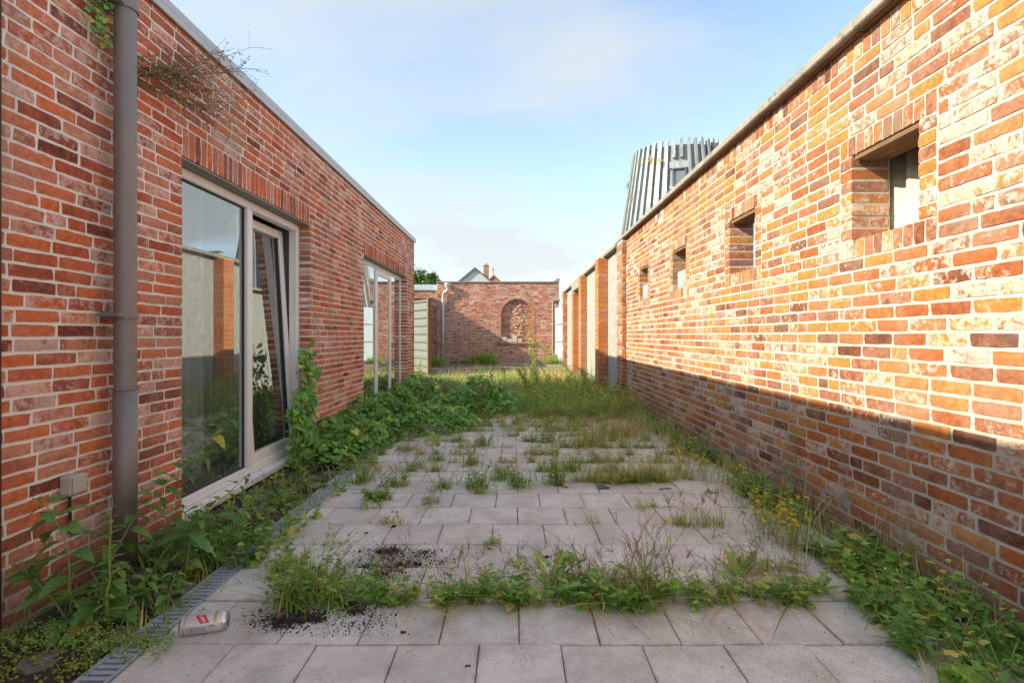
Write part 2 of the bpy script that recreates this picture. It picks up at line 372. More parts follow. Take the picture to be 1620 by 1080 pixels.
def mat_glass():
    t = NT('window_glass'); t.pos()
    tr = t.n('ShaderNodeBsdfTransparent'); tr.inputs[0].default_value = (0.62, 0.66, 0.66, 1)
    tr2 = t.n('ShaderNodeBsdfTransparent')
    gl = t.n('ShaderNodeBsdfGlossy'); gl.inputs['Roughness'].default_value = 0.004; gl.inputs[0].default_value = (0.95, 0.97, 0.97, 1)
    wob = t.bump(t.noise(0.8, 1, 0.4), 0.02, 0.05); t.l(wob, gl.inputs['Normal'])
    fr = t.n('ShaderNodeFresnel'); fr.inputs['IOR'].default_value = 2.1
    f = t.math('MINIMUM', t.math('MULTIPLY', fr.outputs[0], 2.2), 0.8)
    mx = t.n('ShaderNodeMixShader'); t.l(f, mx.inputs[0]); t.l(tr.outputs[0], mx.inputs[1]); t.l(gl.outputs[0], mx.inputs[2])
    m2 = t.n('ShaderNodeMixShader'); t.l(t._g.outputs['Backfacing'], m2.inputs[0]); t.l(mx.outputs[0], m2.inputs[1]); t.l(tr2.outputs[0], m2.inputs[2])
    df = t.n('ShaderNodeBsdfDiffuse'); df.inputs[0].default_value = (0.55, 0.52, 0.46, 1)
    mpn = t.n('ShaderNodeMapping'); mpn.inputs['Scale'].default_value = (9, 9, 1.2); t.l(t.pos(), mpn.inputs[0])
    du = t.math('MULTIPLY', t.ramp(t.noise(2.2, 6, 0.65, vec=mpn.outputs[0]), [(0.40, 0.01), (0.75, 0.09)]), t.math('SUBTRACT', 1.0, t._g.outputs['Backfacing']))
    m3 = t.n('ShaderNodeMixShader'); t.l(du, m3.inputs[0]); t.l(m2.outputs[0], m3.inputs[1]); t.l(df.outputs[0], m3.inputs[2])
    return t.done(m3)
M_GLASS = mat_glass()

def mat_leaf(name, stops, trans=0.35, rough=0.55, vein=False):
    t = NT(name); r = t.rand(); c = t.ramp(r, stops)
    n1 = t.noise(35, 3, 0.6)
    c = t.mix(1.0, c, t.math('ADD', 0.7, t.math('MULTIPLY', n1, 0.6)), 'MULTIPLY')
    b = t.bsdf(c, rough - .08, spec=0.5, normal=t.bump(t.noise(180, 2, 0.5), 0.3, 0.003))
    tl = t.n('ShaderNodeBsdfTranslucent'); t.l(t.mix(1.0, c, (1.25, 1.3, 0.6), 'MULTIPLY'), tl.inputs[0])
    mx = t.n('ShaderNodeMixShader'); mx.inputs[0].default_value = trans
    t.l(b.outputs[0], mx.inputs[1]); t.l(tl.outputs[0], mx.inputs[2])
    return t.done(mx)
M_NETTLE = mat_leaf('nettle_leaf', [(0.0, (0.087, 0.213, 0.050)), (0.5, (0.147, 0.315, 0.072)), (0.9, (0.224, 0.416, 0.088)), (1.0, (0.585, 0.549, 0.072))])
def mat_nettle():
    t = NT('veined_nettle_leaf'); t.pos(); oi = t.n('ShaderNodeObjectInfo')
    c = t.ramp(oi.outputs['Random'], [(0.0, (0.097, 0.226, 0.060)), (0.5, (0.157, 0.330, 0.083)), (0.92, (0.240, 0.434, 0.106)), (0.97, (0.540, 0.510, 0.074)), (1.0, (0.600, 0.480, 0.090))])
    tcn = t.n('ShaderNodeTexCoord'); sp = t.n('ShaderNodeSeparateXYZ'); t.l(tcn.outputs['Object'], sp.inputs[0])
    ay = t.math('ABSOLUTE', sp.outputs[1])
    mid = t.ramp(ay, [(0.006, 1.0), (0.022, 0.0)])
    ph = t.math('FRACT', t.math('MULTIPLY', t.math('SUBTRACT', sp.outputs[0], t.math('MULTIPLY', ay, 0.9)), 8.0))
    vein = t.ramp(t.math('ABSOLUTE', t.math('SUBTRACT', ph, 0.5)), [(0.03, 1.0), (0.13, 0.0)])
    vv = t.math('MAXIMUM', mid, t.math('MULTIPLY', vein, 0.7))
    n1 = t.noise(40, 3, 0.6); c = t.mix(1.0, c, t.math('ADD', 0.75, t.math('MULTIPLY', n1, 0.5)), 'MULTIPLY')
    c = t.mix(t.math('MULTIPLY', vv, 0.45), c, (0.26, 0.36, 0.13))
    q = t.math('SINE', t.math('MULTIPLY', ph, 6.283))
    b = t.bsdf(c, 0.5, spec=0.4, normal=t.bump(t.math('ADD', t.math('MULTIPLY', q, 0.5), t.math('MULTIPLY', vv, -0.8)), 0.6, 0.004))
    tl = t.n('ShaderNodeBsdfTranslucent'); t.l(t.mix(1.0, c, (1.25, 1.3, 0.6), 'MULTIPLY'), tl.inputs[0])
    mx = t.n('ShaderNodeMixShader'); mx.inputs[0].default_value = 0.3; t.l(b.outputs[0], mx.inputs[1]); t.l(tl.outputs[0], mx.inputs[2])
    return t.done(mx)
M_NETVEIN = mat_nettle()
M_HOP = mat_leaf('hop_leaf', [(0.0, (0.101, 0.256, 0.054)), (0.5, (0.187, 0.408, 0.079)), (0.9, (0.291, 0.543, 0.106)), (1.0, (0.694, 0.723, 0.132))])
M_CONE = mat_leaf('hop_cone', [(0.0, (0.260, 0.325, 0.078)), (1.0, (0.416, 0.468, 0.143))])
M_HERB = mat_leaf('herb_leaf', [(0.0, (0.127, 0.277, 0.052)), (0.5, (0.215, 0.410, 0.069)), (0.88, (0.355, 0.569, 0.105)), (0.95, (0.607, 0.607, 0.139)), (1.0, (0.506, 0.317, 0.105))])
M_GRASS = mat_leaf('grass_blade', [(0.0, (0.127, 0.253, 0.043)), (0.45, (0.243, 0.390, 0.074)), (0.75, (0.380, 0.486, 0.116)), (0.88, (0.675, 0.571, 0.253)), (1.0, (0.549, 0.358, 0.169))])
M_DRY = mat_leaf('dry_grass', [(0.0, (0.564, 0.412, 0.196)), (0.4, (0.781, 0.586, 0.283)), (0.75, (0.477, 0.347, 0.153)), (1.0, (0.347, 0.368, 0.130))])
M_SEED = mat_leaf('reddish_seed_head', [(0.0, (0.221, 0.111, 0.065)), (0.5, (0.338, 0.195, 0.111)), (1.0, (0.442, 0.312, 0.182))])
M_STEM = mat_leaf('green_stem', [(0.0, (0.189, 0.264, 0.066)), (0.7, (0.320, 0.358, 0.094)), (1.0, (0.339, 0.170, 0.094))], trans=0.1)
M_TWIG = mat_leaf('dry_twig', [(0.0, (0.169, 0.111, 0.058)), (1.0, (0.312, 0.221, 0.104))], trans=0.05)
M_WALLP = mat_leaf('olive_leaf', [(0.0, (0.15, 0.17, 0.05)), (0.7, (0.22, 0.24, 0.07)), (1.0, (0.30, 0.24, 0.09))])
M_YELLOW = mat_leaf('yellow_petals', [(0.0, (0.62, 0.42, 0.01)), (1.0, (0.75, 0.58, 0.03))], trans=0.3)
M_PALEFL = mat_leaf('pale_green_flowers', [(0.0, (0.34, 0.37, 0.11)), (1.0, (0.50, 0.48, 0.22))], trans=0.3)
M_FLUFF = mat_leaf('dried_flower_head', [(0.0, (0.30, 0.23, 0.17)), (1.0, (0.44, 0.36, 0.29))], trans=0.3)
M_MOSS = mat_leaf('moss', [(0.0, (0.145, 0.189, 0.022)), (1.0, (0.290, 0.319, 0.043))], trans=0.1)
M_TREE = mat_leaf('tree_leaf', [(0.0, (0.051, 0.109, 0.026)), (0.6, (0.102, 0.181, 0.043)), (1.0, (0.160, 0.246, 0.058))])

# ------------------------------------------------------------------ brickwork
def brick_arr(L, H, D, rg, proud=0.003, jit=0.0011, nx=5, nz=2):
    """front face in the plane y=0, centred on x and z; 48 triangles, worn uneven edges"""
    v = np.zeros((nz + 1, nx + 1, 3))
    for j in range(nz + 1):
        for i in range(nx + 1):
            x = (i / nx - 0.5) * L; z = (j / nz - 0.5) * H
            ex = i in (0, nx); ez = j in (0, nz)
            y = rg.normal(0, 0.0005)
            if ex or ez: y += 0.0016
            if ex and ez:
                x -= math.copysign(max(0.0, rg.normal(0.0005, 0.0022)), x); z -= math.copysign(max(0.0, rg.normal(0.0003, 0.0014)), z); y += 0.0006
            if ex: x += rg.normal(0, jit)
            if ez: z += rg.normal(0, jit)
            if not ex: x += rg.normal(0, L * 0.03)
            v[j, i] = (x, y, z)
    vs = v.reshape(-1, 3)
    ring = [i for i in range(nx + 1)] + [(j * (nx + 1) + nx) for j in range(1, nz + 1)] + \
           [nz * (nx + 1) + i for i in range(nx - 1, -1, -1)] + [j * (nx + 1) for j in range(nz - 1, 0, -1)]
    back = vs[ring].copy(); back[:, 1] = D
    f = []
    for j in range(nz):
        for i in range(nx):
            a = j * (nx + 1) + i
            f.append((a, a + 1, a + nx + 2, a + nx + 1))
    m = len(ring); k = len(vs)
    for i in range(m):
        i2 = (i + 1) % m
        f.append((ring[i], k + i, k + i2, ring[i2]))
    return np.concatenate([vs, back]), f

class Masonry:
    """bricks laid on a vertical plane. side 'L': faces +X at x0, u = Y; 'R': faces -X at x0, u = -Y; 'B': faces -Y at y0, u = X"""
    def __init__(s, side, p0, mat, thing, seed, keep=300, name='brick'):
        s.side = side; s.p0 = p0; s.mat = mat; s.thing = thing; s.rg = np.random.default_rng(seed); s.rects = []; s.keep = keep; s.name = name
        s.rot = {'L': math.pi / 2, 'R': -math.pi / 2, 'B': 0.0}[side]
    def world(s, u, wd, z):
        if s.side == 'L': return (s.p0 - wd, u, z)
        if s.side == 'R': return (s.p0 + wd, -u, z)
        return (u, s.p0 + wd, z)
    def rect(s, u0, u1, z0, z1, D=0.10, joint=0.010): s.rects.append((u0, u1, z0, z1, D, joint))
    def courses(s, u0, u1, z0, n, p, L, holes=(), D=0.10, joint=0.010, deep=()):
        for i in range(n):
            za = z0 + i * p; zb = za + p; zm = (za + zb) / 2
            segs = [(u0, u1)]
            for (a, b, c, d) in holes:
                if c < zm < d:
                    ns = []
                    for (x, y) in segs:
                        if b <= x or a >= y: ns.append((x, y))
                        else:
                            if a > x: ns.append((x, a))
                            if b < y: ns.append((b, y))
                    segs = ns
            off = (0.5 * L if i % 2 else 0.0) + s.rg.normal(0, 0.012)
            js = []; x = u0 - L + off
            while x < u1 + L:
                js.append(x); x += L * (1 if s.rg.random() > 0.06 else 0.5) + s.rg.normal(0, 0.003)
            for (x, y) in segs:
                cut = [x] + [q for q in js if x + 0.055 < q < y - 0.055] + [y]
                for a, b in zip(cut[:-1], cut[1:]): s.rect(a, b, za, zb, D, joint)
    def finish(s, rest_name='brickwork'):
        def area(r):
            X, Y, Z = s.world((r[0] + r[1]) / 2, 0, (r[2] + r[3]) / 2)
            if Y < 0.3: return -1
            x, y = proj(X, Y, Z)
            if not (-25 < x < 1645 and -25 < y < 1105): return -1
            a = s.world(r[0], 0, r[2]); b = s.world(r[1], 0, r[3])
            if min(a[1], b[1]) < 0.2: return -1
            pa = proj(*a); pb = proj(*b)
            return abs(pa[0] - pb[0]) * (FPX / Y * (r[3] - r[2]))
        order = sorted(s.rects, key=area, reverse=True)
        k = min(s.keep, len(order)); cache = {}
        for r in order[:k]:
            L = r[1] - r[0] - r[5]; H = r[3] - r[2] - r[5]
            key = (round(L / 0.006), round(H / 0.004), round(r[4], 2), int(s.rg.integers(0, 4)))
            if key not in cache:
                b = MB(); b.add(*brick_arr(L, H, r[4], s.rg)); cache[key] = b.mesh(s.name); cache[key].materials.append(s.mat)
            o = new_obj(s.name, cache[key], s.thing)
            o.location = s.world((r[0] + r[1]) / 2, s.rg.normal(0, 0.0006), (r[2] + r[3]) / 2)
            o.rotation_euler = (s.rg.normal(0, 0.004), s.rg.normal(0, 0.005), s.rot + s.rg.normal(0, 0.003))
        if len(order) > k:
            m = MB(); c, sn = math.cos(s.rot), math.sin(s.rot)
            for r in order[k:]:
                L = r[1] - r[0] - r[5]; H = r[3] - r[2] - r[5]
                v, f = brick_arr(L, H, r[4], s.rg)
                ce = s.world((r[0] + r[1]) / 2, s.rg.normal(0, 0.0006), (r[2] + r[3]) / 2)
                w_ = np.stack([c * v[:, 0] - sn * v[:, 1], sn * v[:, 0] + c * v[:, 1], v[:, 2]], 1) + np.array(ce)
                m.add(w_, f)
            m.build(rest_name, s.mat, s.thing, kind='stuff')

# ------------------------------------------------------------------ ground and terrace
XL, XR = -1.97, 1.87          # faces of the left building and of the right wall
def ground():
    # one sheet to the horizon, finer near the courtyard
    ys = np.unique(np.concatenate([np.linspace(-400, -8, 10), np.linspace(-8, 24, 65), np.linspace(24, 900, 14)]))
    xs = np.unique(np.concatenate([np.linspace(-600, -8, 10), np.linspace(-8, 8, 33), np.linspace(8, 600, 10)]))
    v = []; f = []
    for y in ys:
        for x in xs:
            z = -0.055
            if 8.3 < y < 24 and -8 < x < 8:
                z = -0.02 + 0.02 * math.sin(x * 1.7 + y) * math.sin(y * 0.9)
            v.append((x, y, z))
    n = len(xs)
    for j in range(len(ys) - 1):
        for i in range(n - 1): f.append((j*n+i, j*n+i+1, (j+1)*n+i+1, (j+1)*n+i))
    b = MB(); b.add(v, f); return tag(b.build('ground', M_GROUND), kind='structure')
ground()

XD0, XD1 = -1.455, -1.340     # drain channel
terrace = empty('paved_terrace'); tag(terrace, kind='structure')
b = MB(); b.box(XD1, XR - 0.02, 0.2, 8.42, -0.05, -0.012); b.build('joint_bed', M_JOINT, terrace)
def tile_mesh(L, W, seed):
    rg = np.random.default_rng(seed); m = MB(); m.bbox(-L/2, L/2, -W/2, W/2, -0.045, 0.0, 0.0022)
    return m.mesh('tile')
_tc = {}
T0, TP = 1.886, 0.300
for k in range(-5, 22):
    y0 = T0 + k * TP
    off = -0.432 if k % 2 else -0.285                 # joints of alternate rows, half a tile apart
    if k == -1: off = -0.432
    x = off - 0.3 * 8
    while x < XR + 0.3:
        a = max(x, XD1 + 0.003); c = min(x + 0.3, XR - 0.075 - 0.05 * rnd.random())
        if c - a > 0.05:
            L = c - a - 0.004; key = (round(L, 2), rnd.randint(0, 1))
            if key not in _tc:
                _tc[key] = tile_mesh(L, TP - 0.004, rnd.randint(0, 999)); _tc[key].materials.append(M_TILE)
            o = new_obj('tile', _tc[key], terrace, ((a + c) / 2, y0 + TP / 2, rnd.gauss(0, 0.0018) + (0.010 if k == 1 else 0)))
            o.rotation_euler = (rnd.gauss(0, 0.007), rnd.gauss(0, 0.007), rnd.gauss(0, 0.003) + 0.004)
        x += 0.3

# soil strip beside the building
def strip(name, x0, x1, y0, y1, nx, ny, amp, zb, mat, seed):
    rg = np.random.default_rng(seed); v = []; f = []
    g = rg.normal(0, 1, (ny + 1, nx + 1))
    for _ in range(2):
        g = (g + np.roll(g, 1, 0) + np.roll(g, -1, 0) + np.roll(g, 1, 1) + np.roll(g, -1, 1)) / 3.2
    for j in range(ny + 1):
        for i in range(nx + 1):
            v.append((x0 + (x1 - x0) * i / nx, y0 + (y1 - y0) * j / ny, zb + amp * g[j, i]))
    for j in range(ny):
        for i in range(nx):
            a = j * (nx + 1) + i; f.append((a, a + 1, a + nx + 2, a + nx + 1))
    m = MB(); m.add(v, f); return m.build(name, mat, smooth=True)
ss = strip('soil_strip', XL - 0.05, XD0 - 0.004, 0.2, 10.4, 16, 240, 0.010, -0.020, M_SOIL, 3); tag(ss, kind='structure')
rs = strip('soil_strip', XR - 0.13, XR + 0.05, 0.2, 9.0, 6, 200, 0.008, -0.022, M_SOIL, 4); tag(rs, kind='structure')
# worn paving stones half sunk in the soil strip
for k in range(34):
    x = rnd.uniform(XL + 0.10, XD0 - 0.09); y = 0.9 + k * 0.13 + rnd.uniform(-0.03, 0.03)
    x = XL + 0.14 + (k % 3) * 0.155 + rnd.uniform(-0.02, 0.02)
    m = MB(); n = 7; lo = []; hi = []
    for i in range(n):
        q = 2 * math.pi * i / n; r_ = rnd.uniform(0.06, 0.085)
        lo.append((r_ * math.cos(q), 1.15 * r_ * math.sin(q), -0.03)); hi.append((0.9 * r_ * math.cos(q), 1.04 * r_ * math.sin(q), rnd.uniform(0.008, 0.013)))
    m.add(lo + hi + [(0, 0, 0.014)], [(i, (i+1) % n, n + (i+1) % n, n + i) for i in range(n)] + [(n + i, n + (i+1) % n, 2*n) for i in range(n)])
    o = m.build('paving_stone', M_STONE, ss, loc=(x, y, -0.016)); o.rotation_euler = (0, 0, rnd.uniform(0, 3))

# slotted drain channel with its grate bars
dr = empty('drain_channel', (XD0, 0.2, 0), label='long grey slotted drain grate between soil strip and paving tiles', cat='drain')
def child(b_, name, mat, par, **k):
    o = b_.build(name, mat, **k); o.parent = par; o.matrix_parent_inverse = Matrix.Translation(-Vector(par.location)); return o
b = MB(); b.box(XD0 + 0.004, XD1 - 0.004, 0.2, 8.0, -0.09, -0.06); child(b, 'channel_bottom', M_DARK, dr)
b = MB(); b.box(XD0, XD0 + 0.014, 0.2, 8.0, -0.09, 0.001); child(b, 'rail', M_GALV, dr)
b = MB(); b.box(XD1 - 0.014, XD1, 0.2, 8.0, -0.09, 0.001); child(b, 'rail', M_GALV, dr)
bm_ = None
NB = 0
y = 1.3
barme = MB(); barme.bbox(XD0 + 0.014 - XD0, XD1 - 0.014 - XD0, -0.0085, 0.0085, -0.020, -0.001, 0.002); barme = barme.mesh('grate_bar'); barme.materials.append(M_GALV)
while y < 7.9 and NB < 290:
    o = new_obj('grate_bar', barme, dr, (0, y - 0.2, 0)); y += 0.031; NB += 1

# ------------------------------------------------------------------ left building
PL = 0.0594                                        # course height
NL = 50
ZT = NL * PL                                       # 2.97
W1 = (3.03, 4.90); W2 = (6.66, 9.27); ZL = 37 * PL # openings and their head
LY0, LY1 = -1.2, 9.97
lb = empty('brick_building', (XL, LY1, 0), label='long flat-roofed red brick building with two glazed door openings on the left', cat='building')
def lchild(b_, name, mat, par=lb, **k): return child(b_, name, mat, par, **k)

rec = 0.0045
b = MB()   # mortar core behind the bricks, cut round the openings
xa, xb = XL - 0.11, XL - rec
e = 0.0085
for (y0, y1, z0, z1) in [(LY0, W1[0] - e, -0.1, ZT), (W1[1] + e, W2[0] - e, -0.1, ZT), (W2[1] + e, LY1 - rec, -0.1, ZT),
                         (W1[0] - e, W1[1] + e, ZL + e, ZT), (W2[0] - e, W2[1] + e, ZL + e, ZT)]:
    b.box(xa, xb, y0, y1, z0, z1)
lchild(b, 'wall', M_MORTAR_L)
b = MB()   # inner leaf, end wall, roof slab, rear wall and floor: a closed room
for (y0, y1, z0, z1) in [(LY0, W1[0] - .05, -0.1, ZT), (W1[1] + .05, W2[0] - .05, -0.1, ZT), (W2[1] + .05, LY1 - 0.12, -0.1, ZT),
                         (W1[0] - .05, W1[1] + .05, ZL + .05, ZT), (W2[0] - .05, W2[1] + .05, ZL + .05, ZT)]:
    b.box(XL - 0.36, XL - 0.22, y0, y1, z0, z1)
b.box(XL - 5.5, XL - 5.35, LY0, LY1 - 0.12, -0.1, ZT)
b.box(XL - 5.35, XL - 0.36, LY0, LY0 + 0.15, -0.1, ZT)
b.box(XL - 5.35, XL - 0.36, LY1 - 0.32, LY1 - 0.12, -0.1, ZT)
b.box(XL - 5.35, XL - 0.36, LY0 + 0.15, LY1 - 0.32, -0.1, 0.03)
lchild(b, 'inner_wall', M_PLASTER)
b = MB(); b.box(XL - 5.5, XL - 0.112, LY0, LY1 - 0.112, ZT - 0.20, ZT - 0.003); lchild(b, 'roof', M_COPING)

ms = Masonry('L', XL, M_BRICK_L, None, 5)
hs = [(W1[0], W1[1], -1, ZL + 3 * PL), (W2[0], W2[1], -1, ZL + 3 * PL)]
ms.courses(LY0, LY1, 0.0, NL, PL, 0.199, holes=hs, joint=0.0125)
class _P: pass
def finish_under(ms, par, rest='brickwork'):
    before = set(o.name for o in COL.objects)
    ms.finish(rest)
    for o in [o for o in COL.objects if o.name not in before]:
        o.parent = par; o.matrix_parent_inverse = Matrix.Translation(-Vector(par.location))
finish_under(ms, lb)
for (a, c) in (W1, W2):                            # soldier courses over the openings
    so = Masonry('L', XL, M_BRICK_L, None, 6 + int(a), keep=80, name='soldier_brick')
    n = round((c - a) / 0.0595); st = (c - a) / n
    for i in range(n): so.rect(a + i * st, a + (i + 1) * st, ZL, ZL + 3 * PL)
    finish_under(so, lb)
# end face of the building (faces +Y)
ef = MB(); ef.box(XL - 5.5, XL - 0.004, LY1 - 0.112, LY1 - 0.002, -0.1, ZT - 0.004); lchild(ef, 'end_wall', M_BRICK_L)
# dark movement joint near the photo's left edge
b = MB(); b.box(XL - 0.006, XL + 0.006, 1.925, 1.953, 0.0, ZT); lchild(b, 'movement_joint', M_GASKET)
# aluminium roof trim in lengths
for i, (a, c) in enumerate([(-1.2, 1.3), (1.302, 3.9), (3.902, 6.5), (6.502, 9.1), (9.102, 10.0)]):
    b = MB(); b.bbox(XL - 0.30, XL + 0.028, a, c, ZT + 0.004, ZT + 0.052, 0.004); b.box(XL + 0.012, XL + 0.027, a, c, ZT - 0.035, ZT + 0.006)
    lchild(b, 'roof_trim', M_ALU)

def pane(par, y0, y1, z0, z1, x=XL - 0.130):
    b = MB(); b.box(x - 0.012, x, y0, y1, z0, z1); lchild(b, 'pane', M_GLASS, par)
def bars(par, name, lst, mat=M_PVC, bev=0.006):
    for q in lst:
        b = MB(); b.bbox(*q, bev); lchild(b, name, mat, par)
def window(y0, y1, label):
    wdw = bpy.data.objects.new('window', None); COL.objects.link(wdw); wdw.parent = lb
    wdw.matrix_parent_inverse = Matrix.Translation(-Vector(lb.location)); wdw.location = lb.location
    if label: wdw['label'] = label
    return wdw
XF0, XF1 = XL - 0.175, XL - 0.100                  # frame depth
ZS = 0.055; ZH = ZL - 0.012
# first opening: fixed pane and a tilted leaf
w1 = window(*W1, 'white framed glass door with its right leaf tilted inwards')
f = 0.062; ym = 3.985
bars(w1, 'frame', [(XF0, XF1, W1[0] + .002, W1[0] + f, ZS, ZH), (XF0, XF1, W1[1] - f, W1[1] - .002, ZS, ZH),
                   (XF0, XF1, W1[0] + f, W1[1] - f, ZH - f, ZH), (XF0, XF1, W1[0] + f, W1[1] - f, ZS, ZS + f)])
bars(w1, 'mullion', [(XF0, XF1 + 0.004, ym - 0.038, ym + 0.038, ZS + f, ZH - f)])
bars(w1, 'gasket', [(XL - 0.140, XL - 0.122, W1[0] + f, W1[0] + f + .012, ZS + f, ZH - f), (XL - 0.140, XL - 0.122, ym - .050, ym - .038, ZS + f, ZH - f),
                    (XL - 0.140, XL - 0.122, W1[0] + f + .012, ym - .05, ZH - f - .012, ZH - f), (XL - 0.140, XL - 0.122, W1[0] + f + .012, ym - .05, ZS + f, ZS + f + .012)], M_GASKET, 0.002)
pane(w1, W1[0] + f + .01, ym - .047, ZS + f + .01, ZH - f - .01)
# tilted leaf: hinged at its foot
tl = bpy.data.objects.new('tilted_leaf', None); COL.objects.link(tl); tl.parent = lb
tl.matrix_parent_inverse = Matrix.Translation(-Vector(lb.location))
tl.location = (XL - 0.115, 0, ZS + f); tl.rotation_euler = (0, -R(3.4), 0)
ya, yb = ym + 0.040, W1[1] - f - 0.003; hh = ZH - ZS - 2 * f - 0.006
def leafpart(name, mat, *q, bev=0.005):
    b = MB()
    if bev: b.bbox(*q, bev)
    else: b.box(*q)
    o = b.build(name, mat); o.parent = tl
lw = 0.075
leafpart('sash', M_PVC, -0.07, 0, ya, ya + lw, 0, hh); leafpart('sash', M_PVC, -0.07, 0, yb - lw, yb, 0, hh)
leafpart('sash', M_PVC, -0.07, 0, ya + lw, yb - lw, 0, lw); leafpart('sash', M_PVC, -0.07, 0, ya + lw, yb - lw, hh - lw, hh)
leafpart('gasket', M_GASKET, -0.040, -0.015, ya + lw, ya + lw + .014, lw, hh - lw, bev=0.002); leafpart('gasket', M_GASKET, -0.040, -0.015, yb - lw - .014, yb - lw, lw, hh - lw, bev=0.002)
leafpart('pane', M_GLASS, -0.045, -0.033, ya + lw + .008, yb - lw - .008, lw + .002, hh - lw - .002, bev=0)
leafpart('handle', M_GASKET, -0.10, -0.07, yb - 0.05, yb - 0.02, 0.95, 1.10, bev=0.004)
b = MB(); b.bbox(XF0 - 0.02, XL - 0.02, W1[0] + .004, W1[1] - .004, 0.0, ZS - 0.002, 0.006); lchild(b, 'sill', M_PVC, w1)
b = MB(); b.bbox(XF0, XL - 0.006, W1[0] + .003, W1[1] - .003, ZL - 0.011, ZL + 0.003, 0.002); lchild(b, 'lintel_plate', M_GREYTRIM, w1)
# second opening: three panes, a door in the middle
w2 = window(*W2, 'white framed glazing of three tall panes above the hop plants')
m1, m2 = 7.60, 8.50
bars(w2, 'frame', [(XF0, XF1, W2[0] + .002, W2[0] + f, ZS, ZH), (XF0, XF1, W2[1] - f, W2[1] - .002, ZS, ZH),
                   (XF0, XF1, W2[0] + f, W2[1] - f, ZH - f, ZH), (XF0, XF1, W2[0] + f, W2[1] - f, ZS, ZS + f)])
bars(w2, 'mullion', [(XF0, XF1 + .002, m1 - .03, m1 + .03, ZS + f, ZH - f), (XF0, XF1 + .002, m2 - .03, m2 + .03, ZS + f, ZH - f)])
bars(w2, 'sash', [(XF0 + .01, XF1 + .006, m1 + .031, m1 + .085, ZS + f + .004, ZH - f - .004), (XF0 + .01, XF1 + .006, m2 - .085, m2 - .031, ZS + f + .004, ZH - f - .004),
                  (XF0 + .01, XF1 + .006, m1 + .085, m2 - .085, ZH - f - .08, ZH - f - .004), (XF0 + .01, XF1 + .006, m1 + .085, m2 - .085, ZS + f + .004, ZS + f + .08)])
pane(w2, W2[0] + f, m1 - .03, ZS + f, ZH - f, XL - .112); pane(w2, m1 + .085, m2 - .085, ZS + f + .08, ZH - f - .08, XL - .110); pane(w2, m2 + .03, W2[1] - f, ZS + f, ZH - f, XL - .112)
b = MB(); b.bbox(XF0 - 0.02, XL - 0.02, W2[0] + .004, W2[1] - .004, 0.0, ZS - 0.002, 0.006); lchild(b, 'sill', M_PVC, w2)
b = MB(); b.bbox(XF0, XL - 0.006, W2[0] + .003, W2[1] - .003, ZL - 0.011, ZL + 0.003, 0.002); lchild(b, 'lintel_plate', M_GREYTRIM, w2)
# curtains hanging inside
def curtain(y0, y1, x, mat, label, n=40):
    v = []; f = []
    for i in range(n + 1):
        y = y0 + (y1 - y0) * i / n
        xo = x + 0.025 * math.sin(i * 1.15) + 0.01 * math.sin(i * 0.4)
        v += [(xo, y, 0.06), (xo, y, 2.28), (xo - .004, y, 0.06), (xo - .004, y, 2.28)]
    for i in range(n):
        a = 4 * i; f += [(a, a+4, a+5, a+1), (a+2, a+3, a+7, a+6)]
    m = MB(); m.add(v, f); o = m.build('curtain', mat, smooth=True); tag(o, label, 'curtain'); return o
curtain(3.62, 3.98, XL - 0.46, M_CURTAIN, 'pale curtain hanging inside behind the fixed pane of the tilted door', 26)
curtain(4.15, 5.3, XL - 0.60, M_SCREEN, 'dark grey curtain hanging inside behind the tilted leaf', 60)

# ------------------------------------------------------------------ downpipe and socket on the left wall
dp = empty('downpipe', (XL + 0.085, 2.47, 0), label='brown-grey zinc downpipe on the left brick wall', cat='downpipe')
px, py = XL + 0.085, 2.47
b = MB(); b.lathe([(0.0, 0.0), (0.0495, 0.0), (0.0495, 0.882), (0.0, 0.882)], 28); o = b.build('lower_pipe', M_ZINC, dp, smooth=False)
b = MB(); b.lathe([(0.0465, 0.86), (0.0465, 2.96)], 28); o2 = b.build('upper_pipe', M_ZINC, dp, smooth=True)
b = MB(); b.lathe([(0.049, 0.885), (0.0515, 0.885), (0.0515, 0.878), (0.049, 0.878)], 28); b.build('pipe_lip', M_ZINC, dp)
o.data.polygons.foreach_set('use_smooth', [True] * len(o.data.polygons))
for z in (1.235, 2.72):
    b = MB(); b.lathe([(0.047, z - .014), (0.054, z - .014), (0.054, z + .014), (0.047, z + .014)], 28); b.box(-0.085, -0.05, -0.012, 0.012, z - .010, z + .010); b.box(-0.084, -0.078, -0.045, 0.045, z - .018, z + .018); b.box(-0.07, 0.03, -0.085, -0.050, z - .006, z + .008)
    b.box(0.0, 0.02, -0.075, -0.052, z - .011, z + .011); b.build('bracket', M_ZINC, dp)
sk = empty('wall_socket', (XL, 2.245, 0.485), label='beige outdoor socket box on the brick wall beside the downpipe', cat='socket')
b = MB(); b.bbox(0.0, 0.052, -0.04, 0.04, -0.043, 0.043, 0.006); b.build('housing', M_SOCKET, sk)
b = MB(); b.bbox(0.053, 0.062, -0.037, 0.037, -0.035, 0.043, 0.004); b.build('flap', M_SOCKET, sk)
b = MB(); b.tube([(0.012, 0, -0.043), (0.012, 0, -0.12), (0.012, 0.004, -0.22)], 0.006, 8); b.build('cable', M_GASKET, sk)

